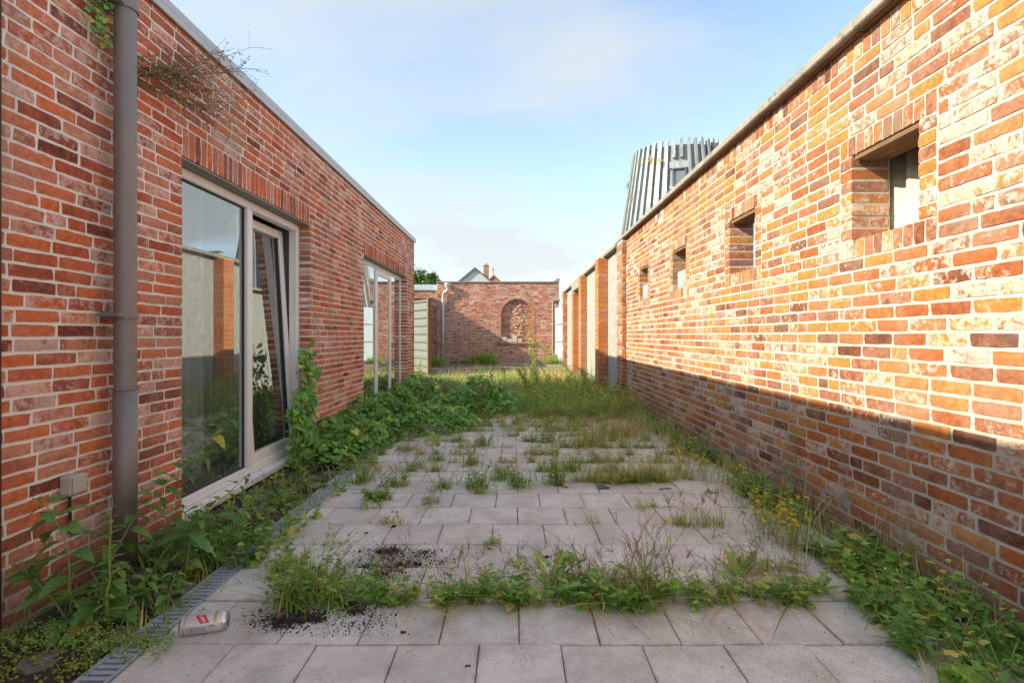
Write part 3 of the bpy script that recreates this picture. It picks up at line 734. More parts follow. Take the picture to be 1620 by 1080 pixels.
# ------------------------------------------------------------------ right wall
PR = 0.0679; NR = 39; ZR = NR * PR                  # 2.648, then a rowlock course
RY0, RY1 = -1.2, 8.62
rw = empty('brick_wall', (XR, RY1, 0), label='tall old orange brick wall with four square openings on the right', cat='wall')
def rchild(b_, name, mat, **k): return child(b_, name, mat, rw, **k)
HOLES = [(2.375, 2.835), (3.995, 4.455), (5.61, 6.07), (7.22, 7.68)]
FZ0, FZ1 = 23 * PR, 33 * PR; FB = 0.108
mr = Masonry('R', XR, M_BRICK_R, None, 9)
hr = [(-(b1 + FB), -(a1 - FB), FZ0, FZ1) for a1, b1 in HOLES]
mr.courses(-RY1, -RY0, 0.0, NR, PR, 0.214, holes=hr, joint=0.0160)
finish_under(mr, rw)
tr_ = Masonry('R', XR, M_BRICK_R, None, 10, keep=120, name='rowlock_brick')
n = round((RY1 - RY0) / 0.068)
for i in range(n):
    a = -RY1 + (RY1 - RY0) * i / n; tr_.rect(a, a + (RY1 - RY0) / n, ZR, ZR + 0.112, joint=0.010)
finish_under(tr_, rw, 'rowlock_brickwork')
fr_ = Masonry('R', XR, M_BRICK_R, None, 12, keep=200, name='frame_brick')
for a1, b1 in HOLES:
    ua, ub = -(b1 + FB), -(a1 - FB)
    nn = 10; st = (ub - ua) / nn
    for i in range(nn):
        fr_.rect(ua + i * st, ua + (i + 1) * st, FZ0, FZ0 + FB, 0.205, 0.010)
        fr_.rect(ua + i * st, ua + (i + 1) * st, FZ1 - FB, FZ1, 0.10, 0.010)
    nz = 7; hz = (FZ1 - FZ0 - 2 * FB) / nz
    for i in range(nz):
        z0 = FZ0 + FB + i * hz
        fr_.rect(ua, ua + FB, z0, z0 + hz, 0.205, 0.010); fr_.rect(ub - FB, ub, z0, z0 + hz, 0.205, 0.010)
finish_under(fr_, rw)
b = MB()
yy = [RY0]
for a1, b1 in HOLES: yy += [a1 - 0.008, b1 + 0.008]
yy.append(RY1 - 0.008)
zo0, zo1 = FZ0 + FB - 0.008, FZ1 - FB + 0.004
x0, x1 = XR + 0.0048, XR + 0.215
for i in range(0, len(yy), 2): b.box(x0, x1, yy[i], yy[i + 1], -0.1, ZR + 0.108)
for i in range(1, len(yy) - 1, 2):
    b.box(x0, x1, yy[i], yy[i + 1], -0.1, zo0); b.box(x0, x1, yy[i], yy[i + 1], zo1, ZR + 0.108)
rchild(b, 'wall_core', M_MORTAR_R)
for a1, b1 in HOLES:                                # boards carrying the brick over each opening
    for k in range(3):
        b = MB(); b.bbox(XR + 0.012 + k * 0.066, XR + 0.074 + k * 0.066, a1 + 0.004, b1 - 0.004, zo1 - 0.030 + 0.002 * k, zo1 - 0.004, 0.003); rchild(b, 'lintel_board', M_WOOD)
y = RY0
while y < RY1 + 0.4:                                # concrete coping slabs
    L = min(0.98, RY1 + 0.47 - y)
    if L > 0.1:
        b = MB(); b.bbox(XR - 0.075, XR + 0.30, y + 0.003, y + L - 0.003, ZR + 0.114 + rnd.uniform(0, .003), ZR + 0.172 + rnd.uniform(0, .004), 0.007); rchild(b, 'coping_slab', M_COPING)
        b = MB(); b.box(XR - 0.035, XR + 0.25, y + 0.01, y + L - 0.01, ZR + 0.109, ZR + 0.114); rchild(b, 'coping_bed', M_WOOD)
    y += 0.98
# pilaster at the far end of the brick wall
pp = Masonry('R', XR - 0.075, M_BRICK_R, None, 14, keep=0, name='pilaster_brick')
pp.courses(-(RY1 + 0.42), -RY1, 0.0, NR + 1, PR, 0.21, D=0.07, joint=0.011)
finish_under(pp, rw, 'pilaster_brickwork')
pq = Masonry('B', RY1 - 0.006, M_BRICK_R, None, 15, keep=0)
pq.courses(XR - 0.072, XR + 0.004, 0.0, NR + 1, PR, 0.11, D=0.07, joint=0.011)
finish_under(pq, rw, 'pilaster_side_brickwork')
b = MB(); b.box(XR - 0.066, XR + 0.215, RY1 + 0.002, RY1 + 0.414, -0.1, ZR + 0.104); rchild(b, 'pilaster_core', M_MORTAR_R)

# corrugated sheets standing behind the openings
cs = empty('corrugated_cladding', (XR + 0.25, 1.0, 0), label='corrugated fibre cement sheets seen through the square openings of the right wall', cat='cladding')
def corr_v(x, y0, y1, z0, z1, per=0.146, amp=0.022, th=0.007):
    n = max(8, int((y1 - y0) / per * 10)); v = []; f = []
    for i in range(n + 1):
        y = y0 + (y1 - y0) * i / n; xo = x + amp * math.sin(2 * math.pi * y / per)
        v += [(xo, y, z0), (xo, y, z1), (xo + th, y, z0), (xo + th, y, z1)]
    for i in range(n):
        a = 4 * i; f += [(a, a+1, a+5, a+4), (a+2, a+6, a+7, a+3), (a+1, a+3, a+7, a+5)]
    m = MB(); m.add(v, f); return m
for y0, y1 in (HOLES[2], HOLES[3]):
    child(corr_v(XR + 0.055, y0 + 0.012, y1 - 0.012, zo0 + 0.012, 1.885, per=0.12, amp=0.012), 'filler_sheet', M_SHEET2, cs, smooth=True)
y = 0.6
k = 0
for y0, y1, zt in [(0.6, 1.75, 2.45), (1.76, 2.95, 2.45), (5.2, 6.4, 1.86), (6.75, 8.2, 1.84)]:
    child(corr_v(XR + 0.245 + 0.010 * (k % 2), y0, y1, 0.0, zt), 'sheet', M_SHEET, cs, smooth=True); k += 1

# ------------------------------------------------------------------ concrete panel wall beyond the brick wall
pw = empty('panel_wall', (XR, 9.05, 0), label='concrete panel wall with orange ribbed brick piers beyond the right brick wall', cat='wall')
PY = [(9.05, 10.30), (10.68, 13.30), (15.45, 18.3)]
ZP = 2.70
def pchild(b_, name, mat, **k): return child(b_, name, mat, pw, **k)
for (a, c) in PY:
    n = max(1, round((c - a) / 1.5))
    for i in range(n):
        b = MB(); b.bbox(XR + 0.0, XR + 0.10, a + (c - a) * i / n + 0.002, a + (c - a) * (i + 1) / n - 0.002, -0.1, ZP, 0.005); pchild(b, 'concrete_panel', M_CONC)
def ribbed_pier(y0, y1, x0, ztop):
    h = 0.100; z = 0.0; i = 0
    core = MB(); core.box(x0 + 0.009, XR + 0.118, y0 + 0.009, y1 - 0.009, -0.1, ztop); pchild(core, 'pier_core', M_MORTAR_R)
    while z < ztop - 0.05:
        zt = min(z + h - 0.014, ztop); b = MB()
        # outline with vertical grooves on the two visible faces
        pts = []
        ng = 5
        for q in range(ng):
            ya = y0 + (y1 - y0) * q / ng; yb_ = y0 + (y1 - y0) * (q + 1) / ng; g = (yb_ - ya) * 0.14
            pts += [(x0 + 0.006, ya), (x0, ya + g), (x0, yb_ - g), (x0 + 0.006, yb_)]
        pts += [(XR + 0.12, y1), (XR + 0.12, y0)]
        fx = []
        nf = 4
        for q in range(nf):
            xb_ = XR + 0.0 - (XR - x0) * q / nf; xa_ = XR + 0.0 - (XR - x0) * (q + 1) / nf; g = (xb_ - xa_) * 0.14
            fx += [(xb_, y0 + 0.006), (xb_ - g, y0), (xa_ + g, y0), (xa_, y0 + 0.006)]
        pts += fx
        n = len(pts); v = [(p[0], p[1], z) for p in pts] + [(p[0], p[1], zt) for p in pts]
        b.add(v, [(i_, (i_ + 1) % n, n + (i_ + 1) % n, n + i_) for i_ in range(n)][::1] + [tuple(range(n, 2 * n))])
        pchild(b, 'pier_block', M_PIER); z += h; i += 1
ribbed_pier(10.30, 10.68, XR - 0.20, ZP)
ribbed_pier(13.30, 13.70, XR - 0.17, ZP)
ribbed_pier(15.05, 15.45, XR - 0.17, ZP - 0.28)
b = MB(); b.bbox(XR - 0.17, XR + 0.12, 13.71, 15.46, ZP - 0.27, ZP, 0.008); pchild(b, 'lintel', M_COPING)
b = MB(); b.bbox(XR + 0.10, XR + 0.14, 13.66, 15.08, 0.0, ZP - 0.28, 0.004); pchild(b, 'door_panel', M_CONC)
y = 9.08
while y < 18.7:
    L = min(1.2, 18.75 - y)
    b = MB(); b.bbox(XR - 0.10, XR + 0.22, y + .003, y + L - .003, ZP + 0.004, ZP + 0.075 + rnd.uniform(0, .004), 0.008); pchild(b, 'coping_slab', M_COPING); y += 1.2
pe = Masonry('B', 18.3, M_BRICK_R, None, 20, keep=0)
pe.courses(XR - 0.14, XR + 0.12, 0, 40, PR, 0.2, D=0.1, joint=0.011); finish_under(pe, pw, 'end_pilaster_front')
pe = Masonry('R', XR - 0.146, M_BRICK_R, None, 21, keep=0)
pe.courses(-18.72, -18.3, 0, 40, PR, 0.2, D=0.1, joint=0.011); finish_under(pe, pw, 'end_pilaster_side')
b = MB(); b.box(XR - 0.13, XR + 0.12, 18.31, 18.71, -0.1, 40 * PR - .003); pchild(b, 'end_pilaster_core', M_MORTAR_R)

# ------------------------------------------------------------------ back wall
YB = 21.0; ZB = 3.30; PB = 0.0611
bwl = empty('garden_wall', (0, YB, 0), label='brick garden wall with a round arched niche at the end of the courtyard', cat='wall')
def bchild(b_, name, mat, **k): return child(b_, name, mat, bwl, **k)
NX0, NX1, NZ0, NZC = -0.575, 0.70, 0.88, 1.98       # niche: sides, foot, spring line
NXC = (NX0 + NX1) / 2; NRD = (NX1 - NX0) / 2
BX0, BX1 = -3.22, 1.80
mb_ = Masonry('B', YB, M_BRICK_B, None, 30, keep=0)
RO = NRD + 0.11
for i in range(54):
    za = i * PB; zb = za + PB; zm = (za + zb) / 2
    segs = [(BX0, BX1)]
    hw = 0
    if NZ0 - 0.09 < zm < NZC: hw = RO
    elif NZC <= zm < NZC + RO: hw = math.sqrt(max(0, RO * RO - (zm - NZC) ** 2))
    if hw > 0.02: segs = [(BX0, NXC - hw), (NXC + hw, BX1)]
    x = BX0 - 0.2 + (0.1 if i % 2 else 0); js = []
    while x < BX1 + 0.2: js.append(x); x += 0.203 * (1 if rnd.random() > 0.1 else 0.5)
    for (a, c) in segs:
        cut = [a] + [q for q in js if a + .05 < q < c - .05] + [c]
        for p, q in zip(cut[:-1], cut[1:]): mb_.rect(p, q, za, zb, 0.05, 0.014)
finish_under(mb_, bwl)
# low left part of the back wall
ml = Masonry('B', YB + 0.25, M_BRICK_B, None, 31, keep=0)
ml.courses(-6.5, BX0 - 0.005, 0.0, 49, PB, 0.203, D=0.05, joint=0.014); finish_under(ml, bwl, 'low_brickwork')
# mortar core with arched opening
v = []; f = []
N = 24
arc = [(NX0 - 0.1, NZ0 - 0.06)] + [(NXC - (NRD + 0.1) * math.cos(math.pi * k / N), NZC + (NRD + 0.1) * math.sin(math.pi * k / N)) for k in range(N + 1)] + [(NX1 + 0.1, NZ0 - 0.06)]
yf = YB + 0.010
b = MB()
b.box(BX0, NX0 - 0.1, yf, YB + 0.3, -0.1, ZB - .004); b.box(NX1 + 0.1, BX1, yf, YB + 0.3, -0.1, ZB - .004)
b.box(NX0 - 0.1, NX1 + 0.1, yf, YB + 0.3, -0.1, NZ0 - 0.06)
for k in range(N):
    p, q = arc[k + 1], arc[k + 2]
    b.add([(p[0], yf, p[1]), (q[0], yf, q[1]), (q[0], yf, ZB - .004), (p[0], yf, ZB - .004)], [(0, 1, 2, 3)])
b.box(NX0 - 0.1, NX1 + 0.1, YB + 0.14, YB + 0.3, NZ0 - 0.06, ZB - .004)
bchild(b, 'wall_core', M_MORTAR_B)
b = MB(); b.box(-6.5, BX0, YB + 0.26, YB + 0.45, -0.1, 49 * PB); bchild(b, 'low_wall_core', M_MORTAR_B)
b = MB(); b.bbox(-6.5, BX0 - 0.01, YB + 0.2, YB + 0.5, 49 * PB + .003, 49 * PB + 0.24, 0.01); bchild(b, 'grey_flashing', M_GATE)
# niche back and ring of arch bricks
nb = Masonry('B', YB + 0.115, M_BRICK_B, None, 32, keep=0)
nb.courses(NX0 - 0.05, NX1 + 0.05, NZ0 - 0.05, 30, PB, 0.203, D=0.02, joint=0.014); finish_under(nb, bwl, 'niche_brickwork')
ring = MB(); rg_ = np.random.default_rng(33)
nr = 34
for k in range(nr):
    a0 = math.pi * k / nr; a1 = math.pi * (k + 1) / nr - 0.012
    q = []
    for a in (a0, a1):
        for r_ in (NRD, NRD + 0.105): q.append((NXC - r_ * math.cos(a), NZC + r_ * math.sin(a)))
    y0 = YB - 0.012 + rg_.normal(0, .002)
    vv = [(q[i][0], y0, q[i][1]) for i in (0, 1, 3, 2)] + [(q[i][0], YB + 0.115, q[i][1]) for i in (0, 1, 3, 2)]
    ring.add(vv, [(0, 1, 2, 3), (4, 7, 6, 5), (0, 4, 5, 1), (1, 5, 6, 2), (2, 6, 7, 3), (3, 7, 4, 0)])
nz = 18
for k in range(nz):
    z0 = NZ0 + (NZC - NZ0) * k / nz; z1 = NZ0 + (NZC - NZ0) * (k + 1) / nz - 0.012
    for (xa_, xb_) in ((NX0 - 0.105, NX0), (NX1, NX1 + 0.105)): ring.box(xa_, xb_, YB - 0.012 + rg_.normal(0, .002), YB + 0.115, z0, z1)
o = bchild(ring, 'arch_bricks', M_ARCH); o['kind'] = 'stuff'
b = MB(); b.bbox(NX0 - 0.14, NX1 + 0.14, YB - 0.09, YB + 0.115, NZ0 - 0.10, NZ0 - 0.012, 0.008); bchild(b, 'niche_sill', M_CHIM)
# broken brick patch in the niche
rg_ = np.random.default_rng(34); rb = MB()
for k in range(46):
    z = rg_.uniform(NZ0 + 0.05, NZC + 0.42); x = NXC + 0.02 + rg_.uniform(-0.20, 0.20) * (1 - max(0, z - NZC) * 1.2)
    vv, ff = brick_arr(rg_.uniform(.06, .18), rg_.uniform(.04, .09), 0.08, rg_, jit=0.008)
    a = rg_.uniform(-0.6, 0.6); c, s_ = math.cos(a), math.sin(a)
    vv = np.stack([c * vv[:, 0] - s_ * vv[:, 2], vv[:, 1] + rg_.uniform(-0.025, 0.0), s_ * vv[:, 0] + c * vv[:, 2]], 1) + np.array([x, YB + 0.10, z])
    rb.add(vv, ff)
o = bchild(rb, 'broken_brickwork', M_RUBBLE); o['kind'] = 'stuff'
for i, (x, z, wd, h) in enumerate([(-0.45, 0, 0.21, 0.19), (-0.22, 0, 0.20, 0.11), (-0.01, 0, 0.20, 0.12), (-0.01, .122, 0.19, 0.13), (0.20, 0, 0.15, 0.13)]):
    b = MB(); b.bbox(x - wd/2, x + wd/2, YB - 0.05, YB + 0.09, NZ0 - 0.010 + z, NZ0 - 0.010 + z + h - .002, 0.008)
    o = b.build('concrete_block', M_BLOCK)
    tag(o, ['leftmost pale block standing in the arched niche', 'low pale block second from the left in the niche', 'lower middle pale block in the niche carrying another',
            'pale block on top of another in the arched niche', 'rightmost small pale block in the arched niche'][i], 'block', 'pale blocks in the niche')
# coping, right end pier with caps, vertical reveal
b = MB(); b.bbox(BX0 - .02, BX1 - 0.22, YB - 0.05, YB + 0.35, ZB + .001, ZB + 0.045, 0.006); bchild(b, 'coping', M_COPING)
b = MB(); b.bbox(BX1 - 0.21, BX1 + 0.02, YB - 0.06, YB + 0.36, ZB + .001, ZB + 0.10, 0.01); b.bbox(BX1 - 0.12, BX1 + 0.03, YB - 0.05, YB + 0.34, ZB + .101, ZB + 0.17, 0.01); bchild(b, 'end_cap', M_COPING)
b = MB(); b.bbox(BX1 - 0.26, BX1 + 0.03, YB - 0.12, YB - 0.002, 2.52, 2.64, 0.02); bchild(b, 'corbel_stone', M_COPING)
b = MB(); b.bbox(BX1 - 0.275, BX1 - 0.255, YB - 0.025, YB - 0.004, 0.25, 2.52, 0.004); bchild(b, 'pale_edge', M_MORTAR_B)
# rainwater pipe on the back wall
rp = empty('rainwater_pipe', (-2.95, YB, 0), label='pale grey rainwater pipe with hopper on the back wall', cat='downpipe')
b = MB(); b.tube([(0, -0.10, 0.08), (0, -0.10, 2.55), (0, -0.10, 2.80), (0.05, -0.11, 2.90), (0.15, -0.13, 2.94), (0.19, -0.14, 3.0), (0.19, -0.14, 3.12)], 0.055, 12); b.build('pipe', M_WHITEPIPE, rp, smooth=True)
b = MB(); b.lathe([(0.0, 3.08), (0.07, 3.08), (0.13, 3.2), (0.13, 3.26), (0.0, 3.26)], 14, (0.19, -0.15)); b.build('hopper', M_WHITEPIPE, rp)
for z in (1.32, 2.3):
    b = MB(); b.lathe([(0.056, z - .02), (0.066, z - .02), (0.066, z + .02), (0.056, z + .02)], 12, (0, -0.10)); b.box(-0.012, 0.012, -0.05, 0.0, z - .012, z + .012); b.build('pipe_clip', M_WHITEPIPE, rp)
# gate ajar in the right corner
gt = empty('metal_gate', (BX1 - 0.16, YB - 0.18, 0), label='pale blue-grey metal gate in the far right corner', cat='gate')
gt.rotation_euler = (0, 0, math.atan2(-1.55, 0.33))
gl_ = math.hypot(1.55, 0.33)
for i in range(2):
    b = MB(); b.bbox(0.02 + i * gl_ / 2, gl_ / 2 - 0.02 + i * gl_ / 2, -0.015, 0.015, 0.08, 2.15 + 0.1 * (1 - i), 0.004); b.build('gate_panel', M_GATE, gt)
for z in (0.1, 0.85, 1.55):
    b = MB(); b.bbox(0.0, gl_, -0.03, 0.028, z, z + 0.05, 0.005); b.build('gate_rail', M_GREYTRIM, gt)

# swung-out ribbed metal panel, left beyond the building
PA, PB2 = Vector((-2.53, 14.9, 0)), Vector((-4.15, 17.1, 0))
sh = empty('ribbed_panel', tuple(PA), label='pale ribbed sheet metal gate standing open beyond the left building', cat='gate')
sh.rotation_euler = (0, 0, math.atan2(PB2.y - PA.y, PB2.x - PA.x)); PLn = (PB2 - PA).length
for k in range(9):                                   # local y > 0 faces the courtyard
    z = 0.04 + k * 0.238; b = MB(); v = []; f = []
    prof = [(0.0, 0.001), (0.0, 0.165), (0.05, 0.185), (0.05, 0.222), (0.0, 0.237)]
    for (yo, zz_) in prof: v += [(0, yo, z + zz_), (PLn, yo, z + zz_), (0, yo - 0.012, z + zz_), (PLn, yo - 0.012, z + zz_)]
    for i in range(len(prof) - 1): f += [(4*i, 4*i+1, 4*i+5, 4*i+4), (4*i+2, 4*i+6, 4*i+7, 4*i+3), (4*i, 4*i+4, 4*i+6, 4*i+2)]
    b.add(v, f); b.build('ribbed_sheet', M_PANEL, sh)
b = MB(); b.bbox(-0.09, -0.002, -0.05, 0.06, 0, 2.22, 0.005); b.build('edge_post', M_WOOD, sh)
# annexe whose eaves throw the slanting shadow on the back wall
ax = empty('annexe', (-4.2, 18.0, 0), label='brick annexe with flat roof left of the back wall', cat='building')
b = MB(); b.box(-9.0, -4.25, 17.2, 20.95, -0.05, 3.10); child(b, 'wall', M_BRICK_B, ax)
b = MB(); b.bbox(-9.05, -4.15, 17.15, 20.98, 3.104, 3.18, 0.006); child(b, 'roof', M_COPING, ax)

# ------------------------------------------------------------------ tower
TX, TY = 14.35, 45.0                              # local sizes below are multiplied by TS
TS = 45.0 / 28.0; TZ = 11.0
def trad(z): return 2.2 + (11.6 - z) * 0.150
tw = empty('metal_tower', (TX, TY, -0.7), label='tapering round tower clad in silver metal with vertical fins', cat='tower'); tw.scale = (TS, TS, TS)
b = MB(); b.lathe([(trad(0), 0), (trad(4), 4), (trad(8), 8), (trad(TZ - 0.25), TZ - 0.25), (0.0, TZ - 0.25)], 72); b.build('cladding', M_TOWERD, tw)
tb = math.atan2(-TY, -TX)                           # bearing towards the camera
wa = tb + 0.02
NF = 44
finme = MB()
zz = [3.0, 5.0, 7.0, 9.0, 10.5, TZ + 0.03]
for k in range(NF):
    a = tb + 2 * math.pi * (k + 0.5) / NF
    da = (a - wa + math.pi) % (2 * math.pi) - math.pi
    segs = [(0.5, TZ + 0.05 + rnd.uniform(-.03, .03))]
    if abs(da) < 0.14: segs = [(0.5, 8.15), (10.05, TZ + 0.05)]
    for (z0, z1) in segs:
        m = MB(); v = []; n = 5
        tx, ty = -math.sin(a), math.cos(a); cx, cy = math.cos(a), math.sin(a)
        for i in range(n):
            z = z0 + (z1 - z0) * i / (n - 1); r0 = trad(z) - 0.03; r1 = trad(z) + 0.15 + rnd.uniform(-.012, .012); th = 0.065
            sk_ = rnd.uniform(-.015, .015)
            v += [(cx*r0 + tx*(th+sk_), cy*r0 + ty*(th+sk_), z), (cx*r1 + tx*(th+sk_), cy*r1 + ty*(th+sk_), z), (cx*r1 - tx*(th-sk_), cy*r1 - ty*(th-sk_), z), (cx*r0 - tx*(th-sk_), cy*r0 - ty*(th-sk_), z)]
        f = []
        for i in range(n - 1):
            for q in range(4): f.append((4*i+q, 4*i+(q+1) % 4, 4*i+4+(q+1) % 4, 4*i+4+q))
        f += [(3, 2, 1, 0), (4*n-4, 4*n-3, 4*n-2, 4*n-1)]
        m.add(v, f); m.build('fin', M_TOWER if k % 5 else M_RIB, tw)
# tower window
wz = 9.05
def tpt(a, r_, z): return (math.cos(a) * r_, math.sin(a) * r_, z)
wd_ = bpy.data.objects.new('window', None); COL.objects.link(wd_); wd_.parent = tw
ux, uy = -math.sin(wa), math.cos(wa); ox, oy = math.cos(wa), math.sin(wa)
def tbox(m, u0, u1, d0, d1, z0, z1, tilt=-0.15):
    v = []
    for (u, d, z) in [(u0,d0,z0),(u1,d0,z0),(u1,d1,z0),(u0,d1,z0),(u0,d0,z1),(u1,d0,z1),(u1,d1,z1),(u0,d1,z1)]:
        r_ = trad(wz) + d + (z - wz) * tilt
        v.append((ox*r_ + ux*u, oy*r_ + uy*u, z))
    m.add(v, [(0,3,2,1),(4,5,6,7),(0,1,5,4),(1,2,6,5),(2,3,7,6),(3,0,4,7)])
m = MB(); tbox(m, -0.33, -0.27, -0.15, 0.12, wz - .45, wz + .45); tbox(m, 0.27, 0.33, -0.15, 0.12, wz - .45, wz + .45)
tbox(m, -0.27, 0.27, -0.15, 0.12, wz + .39, wz + .45); tbox(m, -0.27, 0.27, -0.15, 0.12, wz - .45, wz - .39); o = m.build('frame', M_SLATE); o.parent = wd_
m = MB(); tbox(m, -0.27, 0.27, 0.02, 0.05, wz - .39, wz + .39); o = m.build('pane', M_GLASS); o.parent = wd_
m = MB(); tbox(m, -0.27, 0.27, -0.02, 0.01, wz - .39, wz + .39); o = m.build('sky_reflect_blind', M_SIDING); o.parent = wd_  # pale colour imitates the sky reflected in the pane
m = MB(); tbox(m, -0.46, 0.46, -0.15, 0.06, wz - .62, wz - .46); o = m.build('sill', M_TOWER); o.parent = wd_
m = MB(); tbox(m, -0.46, 0.46, -0.15, 0.06, wz + .46, wz + .80); o = m.build('head_flashing', M_TOWER); o.parent = wd_

# ------------------------------------------------------------------ houses, lamp beyond
ho = empty('gabled_house', (-4.7, 60, 0), label='house with grey clad gable peeking over the back wall', cat='house')
def pris(m, pts, y0, y1):
    n = len(pts); v = [(p[0], y0, p[1]) for p in pts] + [(p[0], y1, p[1]) for p in pts]
    m.add(v, [tuple(range(n)), tuple(range(2*n - 1, n - 1, -1))] + [(i, n + i, n + (i+1) % n, (i+1) % n) for i in range(n)])
AZ = 9.1; SL = 0.83
m = MB(); pris(m, [(-4, 0), (4, 0), (4, AZ - 4 * SL - .1), (0, AZ - .12), (-4, AZ - 4 * SL - .1)], 0, 9); m.build('wall', M_SIDING, ho)
for k in range(24):
    z = 5.9 + k * 0.15; hwid = (AZ - .1 - (z + .15)) / SL
    if hwid > 0.06:
        m = MB(); m.bbox(-hwid, hwid, -0.035, -0.002, z, z + 0.14, 0.01); m.build('siding_board', M_SIDING, ho)
m = MB()
for s_ in (-1, 1):
    m.add([(0, -0.25, AZ), (s_*4.4, -0.25, AZ - 4.4*SL), (s_*4.4, 9.2, AZ - 4.4*SL), (0, 9.2, AZ), (0, -0.25, AZ - .22), (s_*4.4, -0.25, AZ - 4.4*SL - .22), (s_*4.4, 9.2, AZ - 4.4*SL - .22), (0, 9.2, AZ - .22)],
          [(0,1,2,3),(4,7,6,5),(0,4,5,1),(1,5,6,2),(2,6,7,3)])
rf = m.build('roof', M_SLATE, ho)
m = MB(); m.bbox(0.85, 1.45, 2.2, 2.9, 7.0, 9.55, 0.02); m.bbox(0.80, 1.50, 2.15, 2.95, 9.552, 9.68, 0.02); m.lathe([(0.14, 9.68), (0.12, 9.95), (0.0, 9.95)], 10, (1.15, 2.55)); m.build('chimney', M_CHIM, rf)
h2 = empty('brick_house', (-2.75, 66, 0), label='small orange brick gable with finial right of the grey gable', cat='house')
m = MB(); pris(m, [(-3, 0), (3, 0), (3, 6.0), (0, 8.75), (-3, 6.0)], 0, 7); m.build('wall', M_CHIM, h2)
m = MB()
for s_ in (-1, 1):
    m.add([(0, -0.1, 8.95), (s_*3.2, -0.1, 5.98), (s_*3.2, 7.2, 5.98), (0, 7.2, 8.95), (0, -0.1, 8.78), (s_*3.2, -0.1, 5.8), (s_*3.2, 7.2, 5.8), (0, 7.2, 8.78)], [(0,1,2,3),(4,7,6,5),(0,4,5,1),(1,5,6,2),(2,6,7,3)])
m.build('roof', M_ROOFTILE, h2)
m = MB(); m.tube([(-0.1, 0.1, 8.9), (-0.1, 0.1, 9.9)], 0.05, 6); m.bbox(-0.22, 0.02, 0.0, 0.2, 9.5, 9.7, 0.05); m.build('finial', M_CHIM, h2)
lp = empty('street_lamp', (13.3, 30, 0), label='grey street lamp reflected in the first glass door', cat='street lamp')
m = MB(); m.tube([(0, 0, 0), (0, 0, 3), (0, 0, 5.9)], [0.07, 0.06, 0.05], 10); m.build('pole', M_LAMP, lp)
m = MB(); m.bbox(-0.35, 0.35, -0.15, 0.15, 6.0, 6.09, 0.03); m.tube([(0, 0, 5.85), (0, 0, 6.02)], 0.05, 8); m.build('lamp_head', M_LAMP, lp)

# ------------------------------------------------------------------ foliage templates
def t_oval(n=4, wdt=0.30, fold=0.25, droop=0.25, peak=0.4, serr=0.0):
    mid = []; lf = []; rt = []
    for i in range(n + 1):
        t_ = i / n
        wv = wdt * (math.sin(math.pi * t_ ** (math.log(0.5) / math.log(peak)))) ** 0.8 if 0 < t_ < 1 else 0.0
        z = -droop * t_ * t_
        mid.append((t_, 0, z))
        if 0 < i < n:
            s_ = serr * (1 if i % 2 else -1) * wdt
            lf.append((t_ - abs(s_) * .3, wv + s_, z + fold * wv)); rt.append((t_ - abs(s_) * .3, -wv - s_, z + fold * wv))
    v = mid + lf + rt; f = []
    L0, R0 = n + 1, n + 1 + (n - 1)
    f.append((0, 1, L0)); f.append((0, R0, 1))
    for i in range(1, n - 1):
        f.append((i, i + 1, L0 + i, L0 + i - 1)); f.append((i, R0 + i - 1, R0 + i, i + 1))
    f.append((n - 1, n, L0 + n - 2)); f.append((n - 1, R0 + n - 2, n))
    return np.array(v), f
def t_fan(pts, droop=0.2, cup=0.12, cx=0.32):
    v = [(cx, 0, 0.03)] + [(x, y, -droop * x * x + cup * abs(y)) for x, y in pts]
    n = len(pts)
    return np.array(v), [(0, 1 + i, 1 + (i + 1) % n) for i in range(n)]
T_OVAL = t_oval(4, 0.26); T_OVALB = t_oval(4, 0.36, 0.2, 0.15, 0.45); T_LANCE = t_oval(4, 0.12, 0.3, 0.35); T_TINY = t_oval(2, 0.30, 0.2, 0.1)
T_NETTLE = [t_oval(11, 0.235 + 0.025 * q, 0.30, 0.25 + 0.16 * q, 0.33, 0.10) for q in range(4)]
T_HOP = t_fan([(0.0, 0.04), (-0.12, 0.26), (0.02, 0.44), (0.22, 0.34), (0.48, 0.56), (0.56, 0.28), (0.75, 0.20), (1.0, 0.0),
               (0.75, -0.20), (0.56, -0.28), (0.48, -0.56), (0.22, -0.34), (0.02, -0.44), (-0.12, -0.26), (0.0, -0.04)], 0.25)
def t_dand():
    n = 13; mid = []; lf = []; rt = []
    for i in range(n + 1):
        t_ = i / n; wv = 0.125 * (0.35 + 0.9 * t_) * (1.0 if i % 2 else 0.36) if i < n else 0
        z = 0.10 * math.sin(t_ * 2.2) - 0.12 * t_ * t_
        mid.append((t_, 0, z)); lf.append((t_ - (0.05 if i % 2 else 0), wv, z + .2 * wv)); rt.append((t_ - (0.05 if i % 2 else 0), -wv, z + .2 * wv))
    v = mid + lf + rt; k = n + 1; f = []
    for i in range(n): f.append((i, i+1, k+i+1, k+i)); f.append((i, 2*k+i, 2*k+i+1, i+1))
    return np.array(v), f
T_DAND = t_dand()
def t_flower(n=9):
    v = [(0, 0, 0.25)]; f = []
    for i in range(2 * n):
        q = math.pi * i / n; r_ = 1.0 if i % 2 == 0 else 0.62; v.append((r_ * math.cos(q), r_ * math.sin(q), 0.0 if i % 2 else 0.12))
    for i in range(2 * n): f.append((0, 1 + i, 1 + (i + 1) % (2 * n)))
    return np.array(v), f
T_FLOWER = t_flower()
